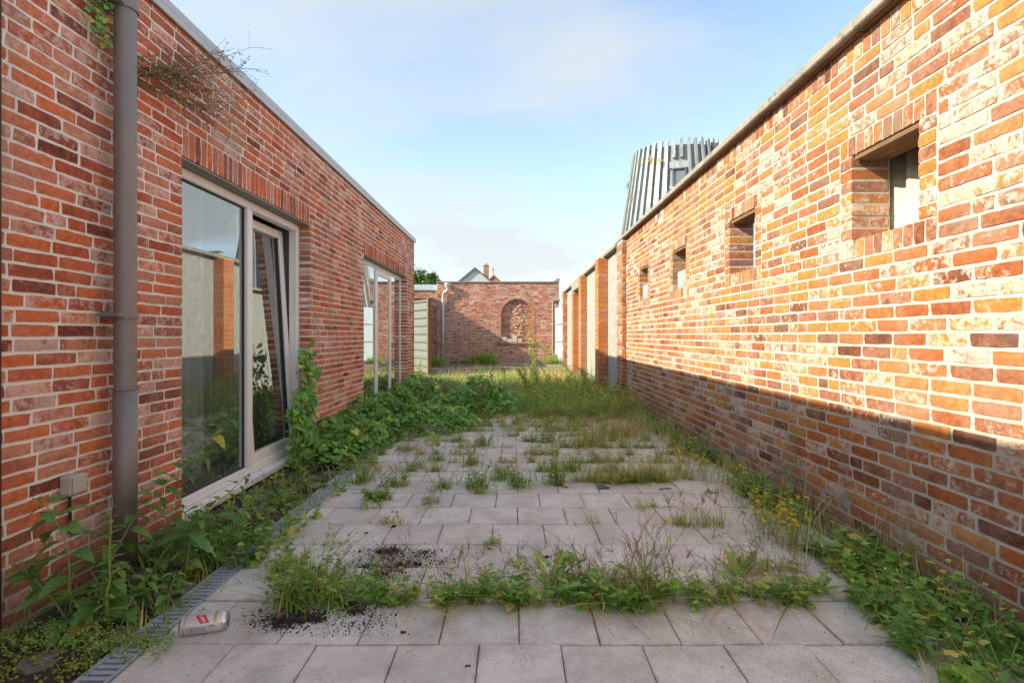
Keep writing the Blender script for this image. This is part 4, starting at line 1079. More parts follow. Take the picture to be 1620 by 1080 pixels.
def t_ell(n=6, m=4, rx=0.5, ry=0.32):
    v = [(0, 0, 0)]; f = []
    for j in range(1, m):
        a = math.pi * j / m
        for i in range(n):
            q = 2 * math.pi * (i + 0.5 * (j % 2)) / n
            v.append((rx - rx * math.cos(a), ry * math.sin(a) * math.cos(q), ry * math.sin(a) * math.sin(q)))
    v.append((2 * rx, 0, 0))
    for i in range(n): f.append((0, 1 + (i+1) % n, 1 + i))
    for j in range(m - 2):
        for i in range(n): f.append((1 + j*n + i, 1 + j*n + (i+1) % n, 1 + (j+1)*n + (i+1) % n, 1 + (j+1)*n + i))
    e_ = len(v) - 1
    for i in range(n): f.append((e_, 1 + (m-2)*n + i, 1 + (m-2)*n + (i+1) % n))
    return np.array(v), f
T_CONE = t_ell()
def t_crumb():
    v, f = t_ell(5, 3, 0.5, 0.45); return v - np.array([0.5, 0, 0]), f
T_CRUMB = t_crumb()

def scatter(mb, T, pos, dirs, nrm, scale):
    """N copies of template T: local x along dirs, local z near nrm"""
    tv, tf = T; pos = np.asarray(pos, float).reshape(-1, 3); N = len(pos)
    if N == 0: return
    x = np.asarray(dirs, float).reshape(-1, 3); x = x / np.linalg.norm(x, axis=1, keepdims=True)
    nz = np.asarray(nrm, float).reshape(-1, 3)
    y = np.cross(nz, x); ln = np.linalg.norm(y, axis=1, keepdims=True)
    bad = ln[:, 0] < 1e-4; y[bad] = np.cross(np.array([[0.3, 0.9, 0.2]]), x[bad]); y /= np.linalg.norm(y, axis=1, keepdims=True)
    z = np.cross(x, y)
    M = np.stack([x, y, z], 2)
    sc = np.asarray(scale, float).reshape(-1, 1, 1) * np.ones((N, 1, 1))
    out = np.einsum('nij,vj->nvi', M, tv) * sc + pos[:, None, :]
    k = len(tv); base = mb.n
    mb.v.append(out.reshape(-1, 3)); mb.n += N * k
    F = mb.f
    for i in range(N):
        o = base + i * k
        for q in tf: F.append(tuple(a + o for a in q))
def rdir(g, n, up=0.0):
    a = g.uniform(0, 2 * np.pi, n); return np.stack([np.cos(a), np.sin(a), np.full(n, up)], 1)

def grass(mb, pos, h, g, width=0.0035, lean=0.5, seg=3):
    pos = np.asarray(pos, float); N = len(pos); h = np.asarray(h, float) * np.ones(N)
    a = g.uniform(0, 2 * np.pi, N); ln = np.abs(g.normal(0, lean, N)); curl = g.uniform(0.1, 0.9, N)
    d = np.stack([np.cos(a), np.sin(a), np.zeros(N)], 1); sd_ = np.stack([-np.sin(a), np.cos(a), np.zeros(N)], 1)
    wv = width * g.uniform(0.6, 1.5, N)
    rows = []
    for i in range(seg + 1):
        t_ = i / seg
        c = pos + d * (h * (ln * t_ + curl * ln * t_ * t_))[:, None]
        c[:, 2] += h * (t_ - 0.35 * curl * np.minimum(ln, 1.2) * t_ * t_)
        ww = (wv * (1 - t_ ** 1.6))[:, None]
        if i < seg: rows.append(c - sd_ * ww); rows.append(c + sd_ * ww)
        else: rows.append(c)
    V = np.stack(rows, 1); k = V.shape[1]; base = mb.n
    mb.v.append(V.reshape(-1, 3)); mb.n += N * k
    for i in range(N):
        o = base + i * k
        for s_ in range(seg - 1): mb.f.append((o+2*s_, o+2*s_+1, o+2*s_+3, o+2*s_+2))
        mb.f.append((o + 2*seg - 2, o + 2*seg - 1, o + 2*seg))

def stem_curve(base, h, lean, az_, n=6, wob=0.02, g=rng):
    pts = []; p = np.array(base, float)
    for i in range(n + 1):
        t_ = i / n
        q = p + np.array([math.cos(az_), math.sin(az_), 0]) * (lean * h * t_ ** 1.7) + np.array([0, 0, h * t_ * (1 - 0.25 * min(lean, 1.3) * t_)])
        if i: q[:2] += g.normal(0, wob * h, 2)
        pts.append(q)
    return np.array(pts)
def along(pts, t_):
    x = t_ * (len(pts) - 1); i = min(int(x), len(pts) - 2); return pts[i] + (pts[i+1] - pts[i]) * (x - i), pts[i+1] - pts[i]

def herb(S, Lf, base, h, g, T=T_OVAL, leaf=0.05, nleaf=12, lean=0.25, t0=0.1, rad=0.0022, up=0.35, taper=0.5, flowers=None, nfl=0, fls=0.008, az_=None):
    az_ = g.uniform(0, 6.28) if az_ is None else az_
    pts = stem_curve(base, h, lean, az_, g=g)
    S.tube(pts, [rad * (1 - 0.6 * i / (len(pts) - 1)) for i in range(len(pts))], 4, caps=False)
    P = []; D = []; Sc = []
    a = g.uniform(0, 6.28)
    for i in range(nleaf):
        t_ = t0 + (1 - t0) * (i + 0.5) / nleaf; p, tg = along(pts, t_); a += 2.4 + g.normal(0, 0.3)
        P.append(p); D.append((math.cos(a), math.sin(a), up + g.normal(0, 0.2))); Sc.append(leaf * (1 - taper * t_) * g.uniform(0.75, 1.25))
    nr_ = np.tile(np.array([[0, 0, 1.0]]), (len(P), 1)) + g.normal(0, 0.25, (len(P), 3))
    scatter(Lf, T, P, D, nr_, Sc)
    if flowers is not None and nfl:
        top = pts[-1]; P2 = []
        for i in range(nfl):
            q = top + np.array([g.normal(0, 0.035), g.normal(0, 0.035), g.uniform(-0.05, 0.03)]) * min(1, h * 3)
            S.tube([along(pts, 0.75)[0], q], [0.0009, 0.0006], 3, caps=False); P2.append(q)
        n = len(P2); scatter(flowers, T_FLOWER, P2, rdir(g, n), np.tile([[0, -0.5, 1.0]], (n, 1)) + g.normal(0, .35, (n, 3)), fls * g.uniform(.7, 1.25, n))
    return pts

def crab(S, H, base, g, h=0.22):
    """fine stalk with spreading reddish finger-like seed head"""
    pts = stem_curve(base, h, abs(g.normal(0.25, 0.35)), g.uniform(0, 6.28), 5, 0.01, g)
    S.tube(pts, [0.0010, 0.0010, 0.0009, 0.0008, 0.0007, 0.0006], 3, caps=False)
    top = pts[-1]; tg = (pts[-1] - pts[-2]); tg /= np.linalg.norm(tg)
    for k in range(int(g.integers(3, 7))):
        d = tg + g.normal(0, 0.45, 3); d /= np.linalg.norm(d); L = g.uniform(.04, .085)
        H.tube([top, top + d * L * .5, top + d * L + np.array([0, 0, -.006])], [0.0009, 0.0010, 0.0004], 3, caps=False)
class Plant:
    def __init__(s, name, loc, label, cat, group=None, seed=0):
        s.o = empty(name, (loc[0], loc[1], loc[2] if len(loc) > 2 else 0.0), label=label, cat=cat, group=group)
        s.S, s.L, s.F, s.G, s.H = MB(), MB(), MB(), MB(), MB(); s.g = np.random.default_rng(seed)
    def done(s, leaf=M_HERB, stem=M_STEM, flower=M_YELLOW, head=M_SEED, grassm=M_GRASS):
        for mb, nm, mt, st in ((s.S, 'stems', stem, 1), (s.L, 'foliage', leaf, 1), (s.F, 'flowers', flower, 1), (s.G, 'grass_blades', grassm, 1), (s.H, 'seed_heads', head, 1)):
            if mb.n:
                o = mb.build(nm, mt, s.o)
                if st: o['kind'] = 'stuff'
        return s.o

exec_plants = True
# ------------------------------------------------------------------ vegetation
# --- nettles with single leaves (left foreground)
NET_ME = []
for q, T in enumerate(T_NETTLE):
    m = MB(); m.add(*T); me = m.mesh('leaf'); me.materials.append(M_NETVEIN); NET_ME.append(me)
def nettle(label, pts, leaf, pairs, seed, t0=0.15, rad=0.004, tip=True, hang=0.15, grow=0.0):
    """pts: world points of the stem; leaves in crossed pairs, each an object"""
    g = np.random.default_rng(seed); pts = np.array(pts, float); o = empty('nettle_plant', tuple(pts[0]), label=label, cat='nettle', group='nettles by the left wall')
    loc = pts - pts[0]
    m = MB(); 
    sm = [along(loc, i / 12)[0] for i in range(13)]
    for _ in range(2): sm = [sm[0]] + [(sm[i-1] + 2 * sm[i] + sm[i+1]) / 4 for i in range(1, 12)] + [sm[12]]
    m.tube(sm, [rad * (1 - 0.6 * i / 12) for i in range(13)], 5); m.build('stem', M_STEM, o)
    sm = np.array(sm)
    for k in range(pairs):
        t_ = t0 + (1 - t0) * (k + 0.5) / pairs; p, tg = along(sm, t_); tg = tg / np.linalg.norm(tg)
        a0 = (k % 2) * math.pi / 2 + 0.5 + g.normal(0, 0.15)
        u = np.cross(tg, [0.2, 0.1, 1.0]); 
        if np.linalg.norm(u) < 0.05: u = np.cross(tg, [1, 0, 0.])
        u /= np.linalg.norm(u); v_ = np.cross(tg, u)
        for s_ in (0, math.pi):
            d = u * math.cos(a0 + s_) + v_ * math.sin(a0 + s_); d = d + tg * 0.35; d[2] -= hang + g.uniform(-0.1, 0.25); d /= np.linalg.norm(d)
            L = leaf * (1 - 0.55 * max(0, t_ - 0.45) / 0.55) * g.uniform(0.8, 1.15)
            if L * 1.0 + p[0] + pts[0][0] and (p[0] + pts[0][0] + d[0] * L) < XL + 0.02: d[0] = abs(d[0]) * 0.2 + 0.05; d /= np.linalg.norm(d)
            n_ = np.array([0, 0, 1.0]) + tg * 0.3 + g.normal(0, 0.2, 3)
            x = Vector(d); y = Vector(n_).cross(x).normalized(); z = x.cross(y)
            c = p + d * 0.012
            lo = new_obj('leaf', NET_ME[int(g.integers(0, 4))], o)
            M = Matrix((( x.x*L, y.x*L, z.x*L, c[0]), (x.y*L, y.y*L, z.y*L, c[1]), (x.z*L, y.z*L, z.z*L, c[2]), (0, 0, 0, 1)))
            lo.matrix_local = M
    return o
def P3(x, y, d):        # world point seen at photo pixel (x, y) at distance d
    return ((x - VPX) * d / FPX, d, HC - (y - VPY) * d / FPX)
NT_LIST = [
    ('large nettle top with broad leaves below the wall socket', [P3(112, 930, 2.02), P3(110, 870, 1.98), P3(85, 815, 1.96), P3(62, 785, 1.95)], 0.105, 6),
    ('low broad-leaved nettle at the left edge against the wall', [P3(120, 985, 1.98), P3(80, 940, 1.97), P3(40, 905, 1.98), P3(30, 890, 1.98)], 0.095, 6),
    ('bushy nettle in front of the downpipe foot', [P3(150, 985, 2.0), P3(155, 950, 2.03), P3(175, 915, 2.06), P3(190, 890, 2.08)], 0.085, 7),
    ('nettle with drooping leaves beside the tall single stalk', [P3(190, 985, 2.02), P3(205, 950, 2.06), P3(225, 925, 2.1), P3(240, 905, 2.12)], 0.075, 6),
    ('leaning nettle stem arching up in front of the fixed pane', [P3(150, 905, 2.25), P3(205, 822, 2.35), P3(262, 765, 2.45), P3(320, 712, 2.55), P3(365, 655, 2.62)], 0.095, 12),
    ('shorter nettle stem arching below the window frame', [P3(215, 905, 2.3), P3(275, 850, 2.45), P3(335, 805, 2.6), P3(395, 748, 2.75)], 0.085, 9),
    ('nettle right of the downpipe above the drain', [P3(290, 905, 2.35), P3(300, 860, 2.4), P3(310, 825, 2.42), P3(318, 800, 2.45)], 0.08, 8),
    ('dense nettle over the drain grate left of the tiles', [P3(330, 890, 2.5), P3(350, 850, 2.55), P3(370, 820, 2.6), P3(385, 800, 2.6)], 0.08, 8),
    ('small nettle beside the drain behind the beer can', [P3(265, 960, 2.15), P3(270, 930, 2.18), P3(278, 905, 2.2)], 0.07, 6),
    ('nettle shoot leaning out at the window corner', [P3(255, 890, 2.55), P3(262, 840, 2.6), P3(285, 795, 2.65)], 0.075, 7),
    ('low nettle at the edge of the drain near the dark soil', [P3(380, 880, 2.55), P3(405, 855, 2.6), P3(420, 835, 2.62)], 0.075, 7),
    ('far low nettle below the mullion of the tilted door', [P3(400, 830, 2.95), P3(415, 800, 3.0), P3(430, 775, 3.05)], 0.08, 7),
]
for i, (lab, pts, lf, pr) in enumerate(NT_LIST):
    pts = [(max(p[0], XL + 0.05), p[1], p[2]) for p in pts]
    pts[0] = (pts[0][0], pts[0][1], -0.02)
    nettle(lab, pts, lf * 1.22, pr + 3, 100 + i, t0=0.08)

# tall single stalk (left foreground)
x, y = gp(170, 990); p = Plant('goldenrod_stalk', (x, y), 'tall thin pale green stalk standing before the nettles', 'weed', seed=2)
pts = stem_curve((0, 0, 0), 0.50, 0.03, 0.4, 8, 0.006, p.g); p.S.tube(pts, [0.004 * (1 - .06 * i) for i in range(9)], 5)
for k in range(34):
    t_ = 0.12 + 0.86 * k / 34; q, _ = along(pts, t_); a = k * 2.4
    scatter(p.L, T_LANCE, [q], [(math.cos(a), math.sin(a), 0.5)], [(0, 0, 1)], [0.085 * (1 - 0.72 * t_)])
p.done()

# --- flowering ground cover left foreground
g = np.random.default_rng(41); G1, G2, G3 = MB(), MB(), MB()
N = 1500; t_ = g.uniform(0, 1, N); px_ = -30 + t_ * 300 + g.normal(0, 10, N); py_ = 1022 - t_ * 6 + g.normal(0, 14, N)
pos = np.array([list(gp(a, c)) + [0.0] for a, c in zip(px_, py_)]); pos[:, 2] = g.uniform(0.0, 0.055, N) * np.abs(np.sin(t_ * 3.1 + .5))
scatter(G1, T_TINY, pos, rdir(g, N, 0.4), np.tile([[0, 0, 1.]], (N, 1)) + g.normal(0, .4, (N, 3)), g.uniform(.008, .018, N))
fl = pos[g.random(N) < 0.40] + np.array([0, 0, 0.012]); n = len(fl)
scatter(G2, T_CRUMB, fl, rdir(g, n), np.tile([[0, 0, 1.]], (n, 1)), g.uniform(.0045, .0085, n))
for k in range(160):
    i = int(g.integers(0, N)); q = pos[i]; G3.tube([(q[0] + g.normal(0, .03), q[1] + g.normal(0, .02), -0.01), q], 0.0009, 3, caps=False)
gc = empty('flowering_ground_cover', tuple(pos.mean(0)[:2]) + (0.0,), label='creeping pale green flowering ground cover across the drain at bottom left', cat='ground cover')
for mb, nm, mt in ((G1, 'foliage', M_HERB), (G2, 'flowers', M_PALEFL), (G3, 'stems', M_STEM)):
    o = child(mb, nm, mt, gc); o['kind'] = 'stuff'
# moss cushions on the soil strip
g = np.random.default_rng(42); mo = MB(); N = 2600
cx = g.uniform(XL + .05, XD0, 26); cy = g.uniform(1.3, 4.6, 26); ci = g.integers(0, 26, N)
pos = np.stack([np.clip(cx[ci] + g.normal(0, .05, N), XL + .02, XD0 + .01), cy[ci] + g.normal(0, .07, N), g.uniform(-.014, .006, N)], 1)
scatter(mo, T_CRUMB, pos, rdir(g, N), np.tile([[0, 0, 1.]], (N, 1)), g.uniform(.006, .016, N))
o = mo.build('moss', M_MOSS); tag(o, 'low green moss between the worn stones by the left wall', 'moss', kind='stuff')

# --- low herbs along the soil strip (left), from nettles to hops
g = np.random.default_rng(43); S_, L_, G_ = MB(), MB(), MB()
for k in range(300):
    yv = 2.5 + 3.2 * g.random() ** 1.1; xv = g.uniform(XL + 0.05, XD1 + 0.10)
    if 3.2 < yv < 4.4 and xv > -1.88 and g.random() < 0.75: continue
    herb(S_, L_, (xv, yv, -.015), g.uniform(.05, .20) * (1.15 if yv < 3.2 else 0.9), g, T_OVALB, g.uniform(.035, .065), int(g.integers(6, 12)), 0.4)
N = 900; pos = np.stack([g.uniform(XL + .03, XD1 + .06, N), g.uniform(1.9, 6.4, N), np.full(N, -.015)], 1); grass(G_, pos, g.uniform(.04, .16, N), g)
lw_ = empty('low_weeds', (-1.65, 3.2, 0), label='low mixed weeds on the soil strip below the glass doors', cat='weeds')
for mb, nm, mt in ((S_, 'stems', M_STEM), (L_, 'foliage', M_HERB), (G_, 'grass_blades', M_GRASS)):
    o = child(mb, nm, mt, lw_); o['kind'] = 'stuff'

# --- hop carpet
g = np.random.default_rng(44); Lh, Ch, Sh = MB(), MB(), MB()
def hop_h(x, y):
    """height of the hop mound"""
    h = 0.0
    for (cx, cy, rx, ry, a) in [(-1.75, 5.2, .45, .9, .26), (-1.55, 6.3, .70, .9, .30), (-1.35, 7.4, .85, 1.0, .36), (-1.6, 8.8, .7, 1.2, .32), (-0.85, 6.4, .40, .6, .16), (-0.5, 7.6, .58, .6, .36)]:
        q = ((x - cx) / rx) ** 2 + ((y - cy) / ry) ** 2
        h = max(h, a * math.sqrt(max(0, 1 - q)))
    return h
P = []; 
while len(P) < 8200:
    x, y = g.uniform(-1.96, 0.2), g.uniform(4.3, 9.9)
    h = hop_h(x, y) * (1 + 0.45 * math.sin(x * 9 + y * 5) * math.sin(y * 7 + 2 * x)) + 0.02
    if hop_h(x, y) > 0.03: P.append((x, y, h * (1 - 0.45 * g.random() ** 2) + g.normal(0, .015)))
P = np.array(P); N = len(P)
nn = np.tile([[0.15, -0.25, 1.]], (N, 1)) + g.normal(0, .35, (N, 3)); dd = rdir(g, N, -0.25)
scatter(Lh, T_HOP, P, dd, nn, .026 + .07 * g.random(N) ** 1.6)
C = []
while len(C) < 1100:
    i = int(g.integers(0, N)); q = P[i]
    if (q[0] < -0.75 and g.random() < 0.5 + 0.3 * math.sin(q[1] * 3)): C.append(q + np.array([g.normal(0, .02), -0.02, g.uniform(-.01, .04)]))
n = len(C); C = np.array(C) + np.array([0, 0, .015]); scatter(Ch, T_CONE, C, np.stack([g.normal(0, .4, n), g.normal(-.2, .4, n), np.full(n, -1.)], 1), rdir(g, n), g.uniform(.022, .040, n))
for k in range(90):
    i = int(g.integers(0, N)); q = P[i]; Sh.tube([(q[0] + g.normal(0, .15), q[1] + g.normal(0, .15), 0.0), q * np.array([1, 1, .6]), q], .0018, 4, caps=False)
hc = empty('hop_plants', (-1.4, 6.8, 0), label='spreading carpet of dark green hop leaves with pale cones under the second window', cat='hops')
for mb, nm, mt in ((Sh, 'stems', M_STEM), (Lh, 'foliage', M_HOP), (Ch, 'hop_cones', M_CONE)):
    o = child(mb, nm, mt, hc); o['kind'] = 'stuff'
# --- hop vine climbing the window reveal
g = np.random.default_rng(45); p = Plant('hop_vine', (XL + 0.035, 4.82, 0), 'hop vine with pale cones climbing the brick reveal of the first glass door', 'vine', seed=45)
for s_ in range(8):
    base = np.array([g.uniform(-.05, .05), g.uniform(-.26, .10), 0.0]); zt = g.uniform(.85, 1.10) if base[1] > -.12 else g.uniform(.5, .78)
    pts = [base + np.array([0.01 * math.sin(3 * t_ * 6), 0.05 * math.sin(t_ * 5 + s_) - 0.04 * t_, zt * t_]) for t_ in np.linspace(0, 1, 9)]
    p.S.tube(pts, 0.0022, 4, caps=False)
    P = []; 
    for k in range(34):
        q, _ = along(np.array(pts), g.random() ** 0.7); P.append(q + np.array([abs(g.normal(0, .035)), g.normal(-0.03, .065), g.normal(0, .03)]))
    n = len(P); scatter(p.L, T_HOP, P, np.stack([g.uniform(.2, 1, n), g.normal(-.3, .6, n), g.uniform(-.9, .1, n)], 1), np.tile([[0.8, -.5, .6]], (n, 1)) + g.normal(0, .3, (n, 3)), g.uniform(.045, .085, n))
    P = [along(np.array(pts), g.uniform(.25, 1))[0] + np.array([abs(g.normal(0.02, .03)), g.normal(-.03, .06), g.normal(-.02, .03)]) for k in range(36)]
    n = len(P); scatter(p.F, T_CONE, P, np.stack([g.normal(0, .2, n), g.normal(0, .2, n), np.full(n, -1.)], 1), rdir(g, n), g.uniform(.024, .040, n))
p.done(M_HOP, flower=M_CONE)

# --- dry twiggy plant and ivy at the top of the downpipe
p = Plant('wall_plant', (XL + 0.01, 2.56, 2.45), 'dry twiggy plant growing from the brick wall beside the downpipe top', 'plant', seed=46); g = p.g
for k in range(17):
    L = g.uniform(.35, .98); a = g.uniform(-.15, .75); out = g.uniform(.02, .22)
    pts = np.array([(out * t_ ** 0.8 + 0.012, L * t_, L * (a * t_ - 0.25 * t_ * t_ + 0.22 * t_ ** 3)) for t_ in np.linspace(0, 1, 7)]) + np.array([0, g.uniform(-.05, .05), g.uniform(-.05, .1)])
    p.S.tube(pts, [0.0028 * (1 - .1 * i) for i in range(7)], 4, caps=False)
    for q in range(int(g.integers(12, 22))):
        c, tg = along(pts, g.uniform(.25, 1)); d = tg / np.linalg.norm(tg) + g.normal(0, .6, 3); L2 = g.uniform(.04, .13)
        if c[0] + d[0] * L2 < 0.01: d[0] = abs(d[0])
        e2 = c + d * L2; p.S.tube([c, c + d * L2 * .5 + np.array([0, 0, .008]), e2], [0.0014, 0.0012, .0009], 3, caps=False)
        scatter(p.F, T_CRUMB, [e2, c + d * L2 * .6], [(1, 0, 0)] * 2, [(0, 0, 1)] * 2, [g.uniform(.006, .012)] * 2)
    n = 34; P = [along(pts, g.uniform(0, .9))[0] for _ in range(n)]
    scatter(p.L, T_LANCE, P, rdir(g, n, .2), np.tile([[0.3, 0, 1.]], (n, 1)), g.uniform(.015, .04, n))
p.done(M_WALLP, stem=M_TWIG, flower=M_TWIG)
p = Plant('ivy_sprig', (XL + 0.02, 2.40, 2.55), 'small ivy sprig clinging behind the downpipe top', 'ivy', seed=47); g = p.g
p.S.tube([(0, -.02, 0), (0.01, -.03, .25), (0.02, 0.0, .5)], .003, 4)
n = 110; scatter(p.L, T_HOP, np.stack([g.uniform(0.005, .05, n), g.normal(-.03, .035, n), g.uniform(-.05, .45, n)], 1), np.stack([g.uniform(.1, .5, n), g.normal(-.3, .5, n), g.normal(-.5, .4, n)], 1), np.tile([[1., -.4, .2]], (n, 1)) + g.normal(0, .2, (n, 3)), g.uniform(.018, .032, n))
p.done(M_HOP)

# --- weeds along the first open joint
def tuft(p, n, h, sp, g, w_=0.003, lean=0.6, dry=False):
    pos = np.stack([g.normal(0, sp[0], n), g.normal(0, sp[1], n), np.full(n, -.008)], 1)
    grass(p.H if dry else p.G, pos, g.uniform(.35, 1.1, n) * h, g, w_, lean)
g = np.random.default_rng(50); S_, L_, G_, H_, D_ = MB(), MB(), MB(), MB(), MB()
JY = 2.186
def fan(mb, x, y, n, h, g, lean=.95, wd=.0026, sp=.012, seg=4):
    grass(mb, np.stack([g.normal(x, sp, n), g.normal(y, sp * .7, n), np.full(n, -.01)], 1), g.uniform(.3, 1.15, n) * h, g, wd, lean, seg)
cl_ = []
for cx, wdt, hgt, nc in [(-0.92, .09, .14, 5), (-0.52, .10, .12, 5), (-0.36, .10, .14, 8), (-0.18, .10, .12, 7), (-0.03, .08, .12, 5), (0.10, .08, .11, 4), (0.26, .09, .14, 8),
                         (0.40, .09, .17, 14), (0.52, .07, .19, 12), (0.66, .07, .12, 4), (0.82, .08, .11, 5), (0.97, .06, .13, 5), (1.10, .07, .11, 4), (1.25, .07, .10, 3)]:
    for q in range(nc):
        x = g.normal(cx, wdt); y = JY + g.normal(.008, .03); kind = g.random()
        fan(G_ if kind < .72 else D_, x, y, int(g.integers(7, 24)), hgt * g.uniform(.6, 1.35), g, g.uniform(.6, 1.4), g.uniform(.0016, .0032))
        if kind > .12:
            for r_ in range(int(g.integers(1, 5))):
                herb(S_, L_, (x + g.normal(0, .025), y + g.normal(0, .02), -.01), g.uniform(.05, .19), g, (T_OVAL, T_LANCE, T_OVALB, T_LANCE)[int(g.integers(0, 4))], g.uniform(.035, .08), int(g.integers(6, 13)), g.uniform(.3, .9), rad=.0016)
for k in range(170):
    crab(D_, H_, (g.uniform(-.6, 1.3), JY + g.normal(0.01, .04), -.01), g, g.uniform(.10, .27))
for k in range(40):     # stalks lying across the front tiles
    x = g.uniform(-.35, 1.1); a = g.uniform(-2.4, -.7); L = g.uniform(.12, .3)
    D_.tube([(x, JY, .02), (x + .5 * L * math.cos(a), JY + .5 * L * math.sin(a), .03), (x + L * math.cos(a), JY + L * math.sin(a), .005)], .0009, 3, caps=False)
jw = empty('joint_weeds', (0.2, JY, 0), label='dense strip of grass and small weeds in the nearest open tile joint', cat='weeds')
for mb, nm, mt in ((S_, 'stems', M_STEM), (L_, 'foliage', M_HERB), (G_, 'grass_blades', M_GRASS), (D_, 'dry_blades', M_DRY), (H_, 'seed_heads', M_SEED)):
    o = child(mb, nm, mt, jw); o['kind'] = 'stuff'

# --- single plants one can point at
def bush(px, py, h, label, seed, nst=14, T=T_OVAL, leaf=.045, nleaf=12, sp=.05, lean=.35, fl=0, grassn=40, leafm=M_HERB, name='weed_clump', cat='weed', gh=None, head=0):
    x, y = gp(px, py); p = Plant(name, (x, y), label, cat, 'weeds in the paving', seed); g = p.g
    for k in range(nst):
        herb(p.S, p.L, (g.normal(0, sp), g.normal(0, sp), -.01), h * g.uniform(.45, 1.05), g, T, leaf * g.uniform(.7, 1.2), nleaf, lean, flowers=p.F, nfl=fl if g.random() < .6 else 0)
    if grassn: tuft(p, grassn, gh or h * .6, (sp, sp), g)
    for k in range(head): crab(p.S, p.H, (g.normal(0, sp), g.normal(0, sp), -.01), g, h * g.uniform(.6, 1.2))
    return p.done(leafm)
bush(490, 945, .30, 'bushy yellow-flowering weed on the dark soil heap at left', 60, 26, T_OVAL, .04, 14, .075, .5, 1, 240)
bush(455, 905, .20, 'leafy green weed between drain and soil heap', 61, 14, T_OVALB, .05, 9, .06, .5, 0, 80)
bush(550, 940, .16, 'low spreading weed at the right side of the soil heap', 62, 18, T_LANCE, .05, 10, .08, .7, 0, 160)
bush(765, 940, .235, 'single upright red-stemmed weed in the nearest joint', 63, 2, T_LANCE, .07, 16, .008, .08, 0, 12)
def dandelion(px, py, h, label, seed, n=9, up=1.2, name='dandelion', T=T_DAND, sc=1.0):
    x, y = gp(px, py); p = Plant(name, (x, y), label, 'dandelion', 'dandelions in the paving', seed); g = p.g
    d = rdir(g, n, 0); d[:, 2] = g.uniform(.3, 1.0, n) * up
    scatter(p.L, T, g.normal(0, .008, (n, 3)) * np.array([1, 1, 0]), d, np.tile([[0, 0, 1.]], (n, 1)) + g.normal(0, .2, (n, 3)) - .6 * d * np.array([1, 1, 0]), h * g.uniform(.7, 1.1, n))
    return p.done()
dandelion(868, 935, .20, 'dandelion with upright toothed leaves in the nearest joint', 64, 9, 1.6)
dandelion(1165, 915, .15, 'bright green dandelion rosette right of the ragwort', 65, 12, 1.3)
dandelion(1290, 940, .14, 'dandelion rosette among grass by the right wall', 66, 8, 1.0)
dandelion(695, 705, .20, 'small dandelion among tufts left of centre', 67, 8, 1.2)
x, y = gp(1030, 940); p = Plant('ragwort', (x, y), 'tall sparse weed with yellow flowers and dry heads in the nearest joint', 'weed', seed=68); g = p.g
for k in range(7): herb(p.S, p.L, (g.normal(0, .05), g.normal(0, .02), 0), g.uniform(.28, .42), g, T_LANCE, .04, 12, .25, flowers=p.F, nfl=1, fls=.011)
for k in range(5):
    pts = herb(p.S, p.H, (g.normal(-.03, .06), g.normal(0, .02), 0), g.uniform(.26, .42), g, T_TINY, .012, 26, .3, t0=.5, up=.8, taper=.1)
p.done()
MID = [  # px, py, height, stems, leaf kind, flowers, label
    (572, 762, .27, 16, T_LANCE, 1, 'leafy bright green weed left of the paving beside the drain'),
    (600, 788, .10, 18, T_OVALB, 0, 'flat leafy weed spreading on the tiles near the drain'),
    (628, 768, .20, 6, T_OVAL, 2, 'thin weed with yellow flowers near the drain end'),
    (655, 742, .16, 8, T_LANCE, 0, 'small tuft right of the yellow flowers'),
    (703, 772, .14, 9, T_LANCE, 0, 'spreading tuft left of centre in the second weed row'),
    (680, 798, .08, 6, T_LANCE, 0, 'small flat grass tuft alone on the tiles'),
    (755, 772, .22, 10, T_OVAL, 0, 'upright weed left of the middle of the second weed row'),
    (790, 758, .22, 9, T_LANCE, 0, 'reddish weed in the middle of the second weed row'),
    (818, 768, .24, 9, T_OVAL, 0, 'upright narrow weed left of the tall leafy one'),
    (880, 765, .42, 11, T_OVAL, 0, 'tallest leafy weed in the middle of the terrace'),
    (905, 742, .20, 8, T_LANCE, 0, 'weed just behind the tallest leafy one'),
    (765, 705, .28, 8, T_LANCE, 0, 'grassy weed clump in the third weed row left of centre'),
    (745, 735, .18, 8, T_LANCE, 0, 'small weed in front of the third weed row'),
    (690, 728, .16, 7, T_LANCE, 0, 'low weed left of the third weed row'),
    (640, 712, .14, 6, T_LANCE, 0, 'low weed near the hop carpet edge'),
    (868, 698, .22, 9, T_OVAL, 0, 'weed in the third weed row right of centre'),
    (820, 672, .20, 9, T_OVAL, 0, 'small weed before the weed bed left of centre'),
    (905, 668, .30, 10, T_LANCE, 1, 'weed in front of the weed bed right of centre'),
]
for i, (a, c, h, n, T, fl, lab) in enumerate(MID):
    bush(a, c, h, lab, 200 + i, n, T, .05 if h > .12 else .04, 12, .045 if h < .3 else .04, .45 if h < .3 else .2, fl, 70, head=5)
def grassclump(px, py, h, n, sp, label, seed, dry=.4, head=12):
    x, y = gp(px, py); p = Plant('grass_clump', (x, y), label, 'grass', 'grass clumps in the paving', seed); g = p.g
    for q in range(max(5, n // 28)):
        fan(p.G, g.normal(0, sp[0]), g.normal(0, sp[1]), int(g.integers(12, 36)), h * g.uniform(.5, 1.2), g, g.uniform(.5, 1.3), .0026, .018)
    D = MB(); k = int(n * dry); pos = np.stack([g.normal(0, sp[0], k), g.normal(0, sp[1], k), np.full(k, -.008)], 1); grass(D, pos, g.uniform(.4, 1.2, k) * h, g, .0018, .7)
    for q in range(head): crab(p.S, p.H, (g.normal(0, sp[0]), g.normal(0, sp[1]), -.01), g, h * g.uniform(.8, 1.4))
    o = p.done(); dd = D.build('dry_blades', M_DRY, o); dd['kind'] = 'stuff'
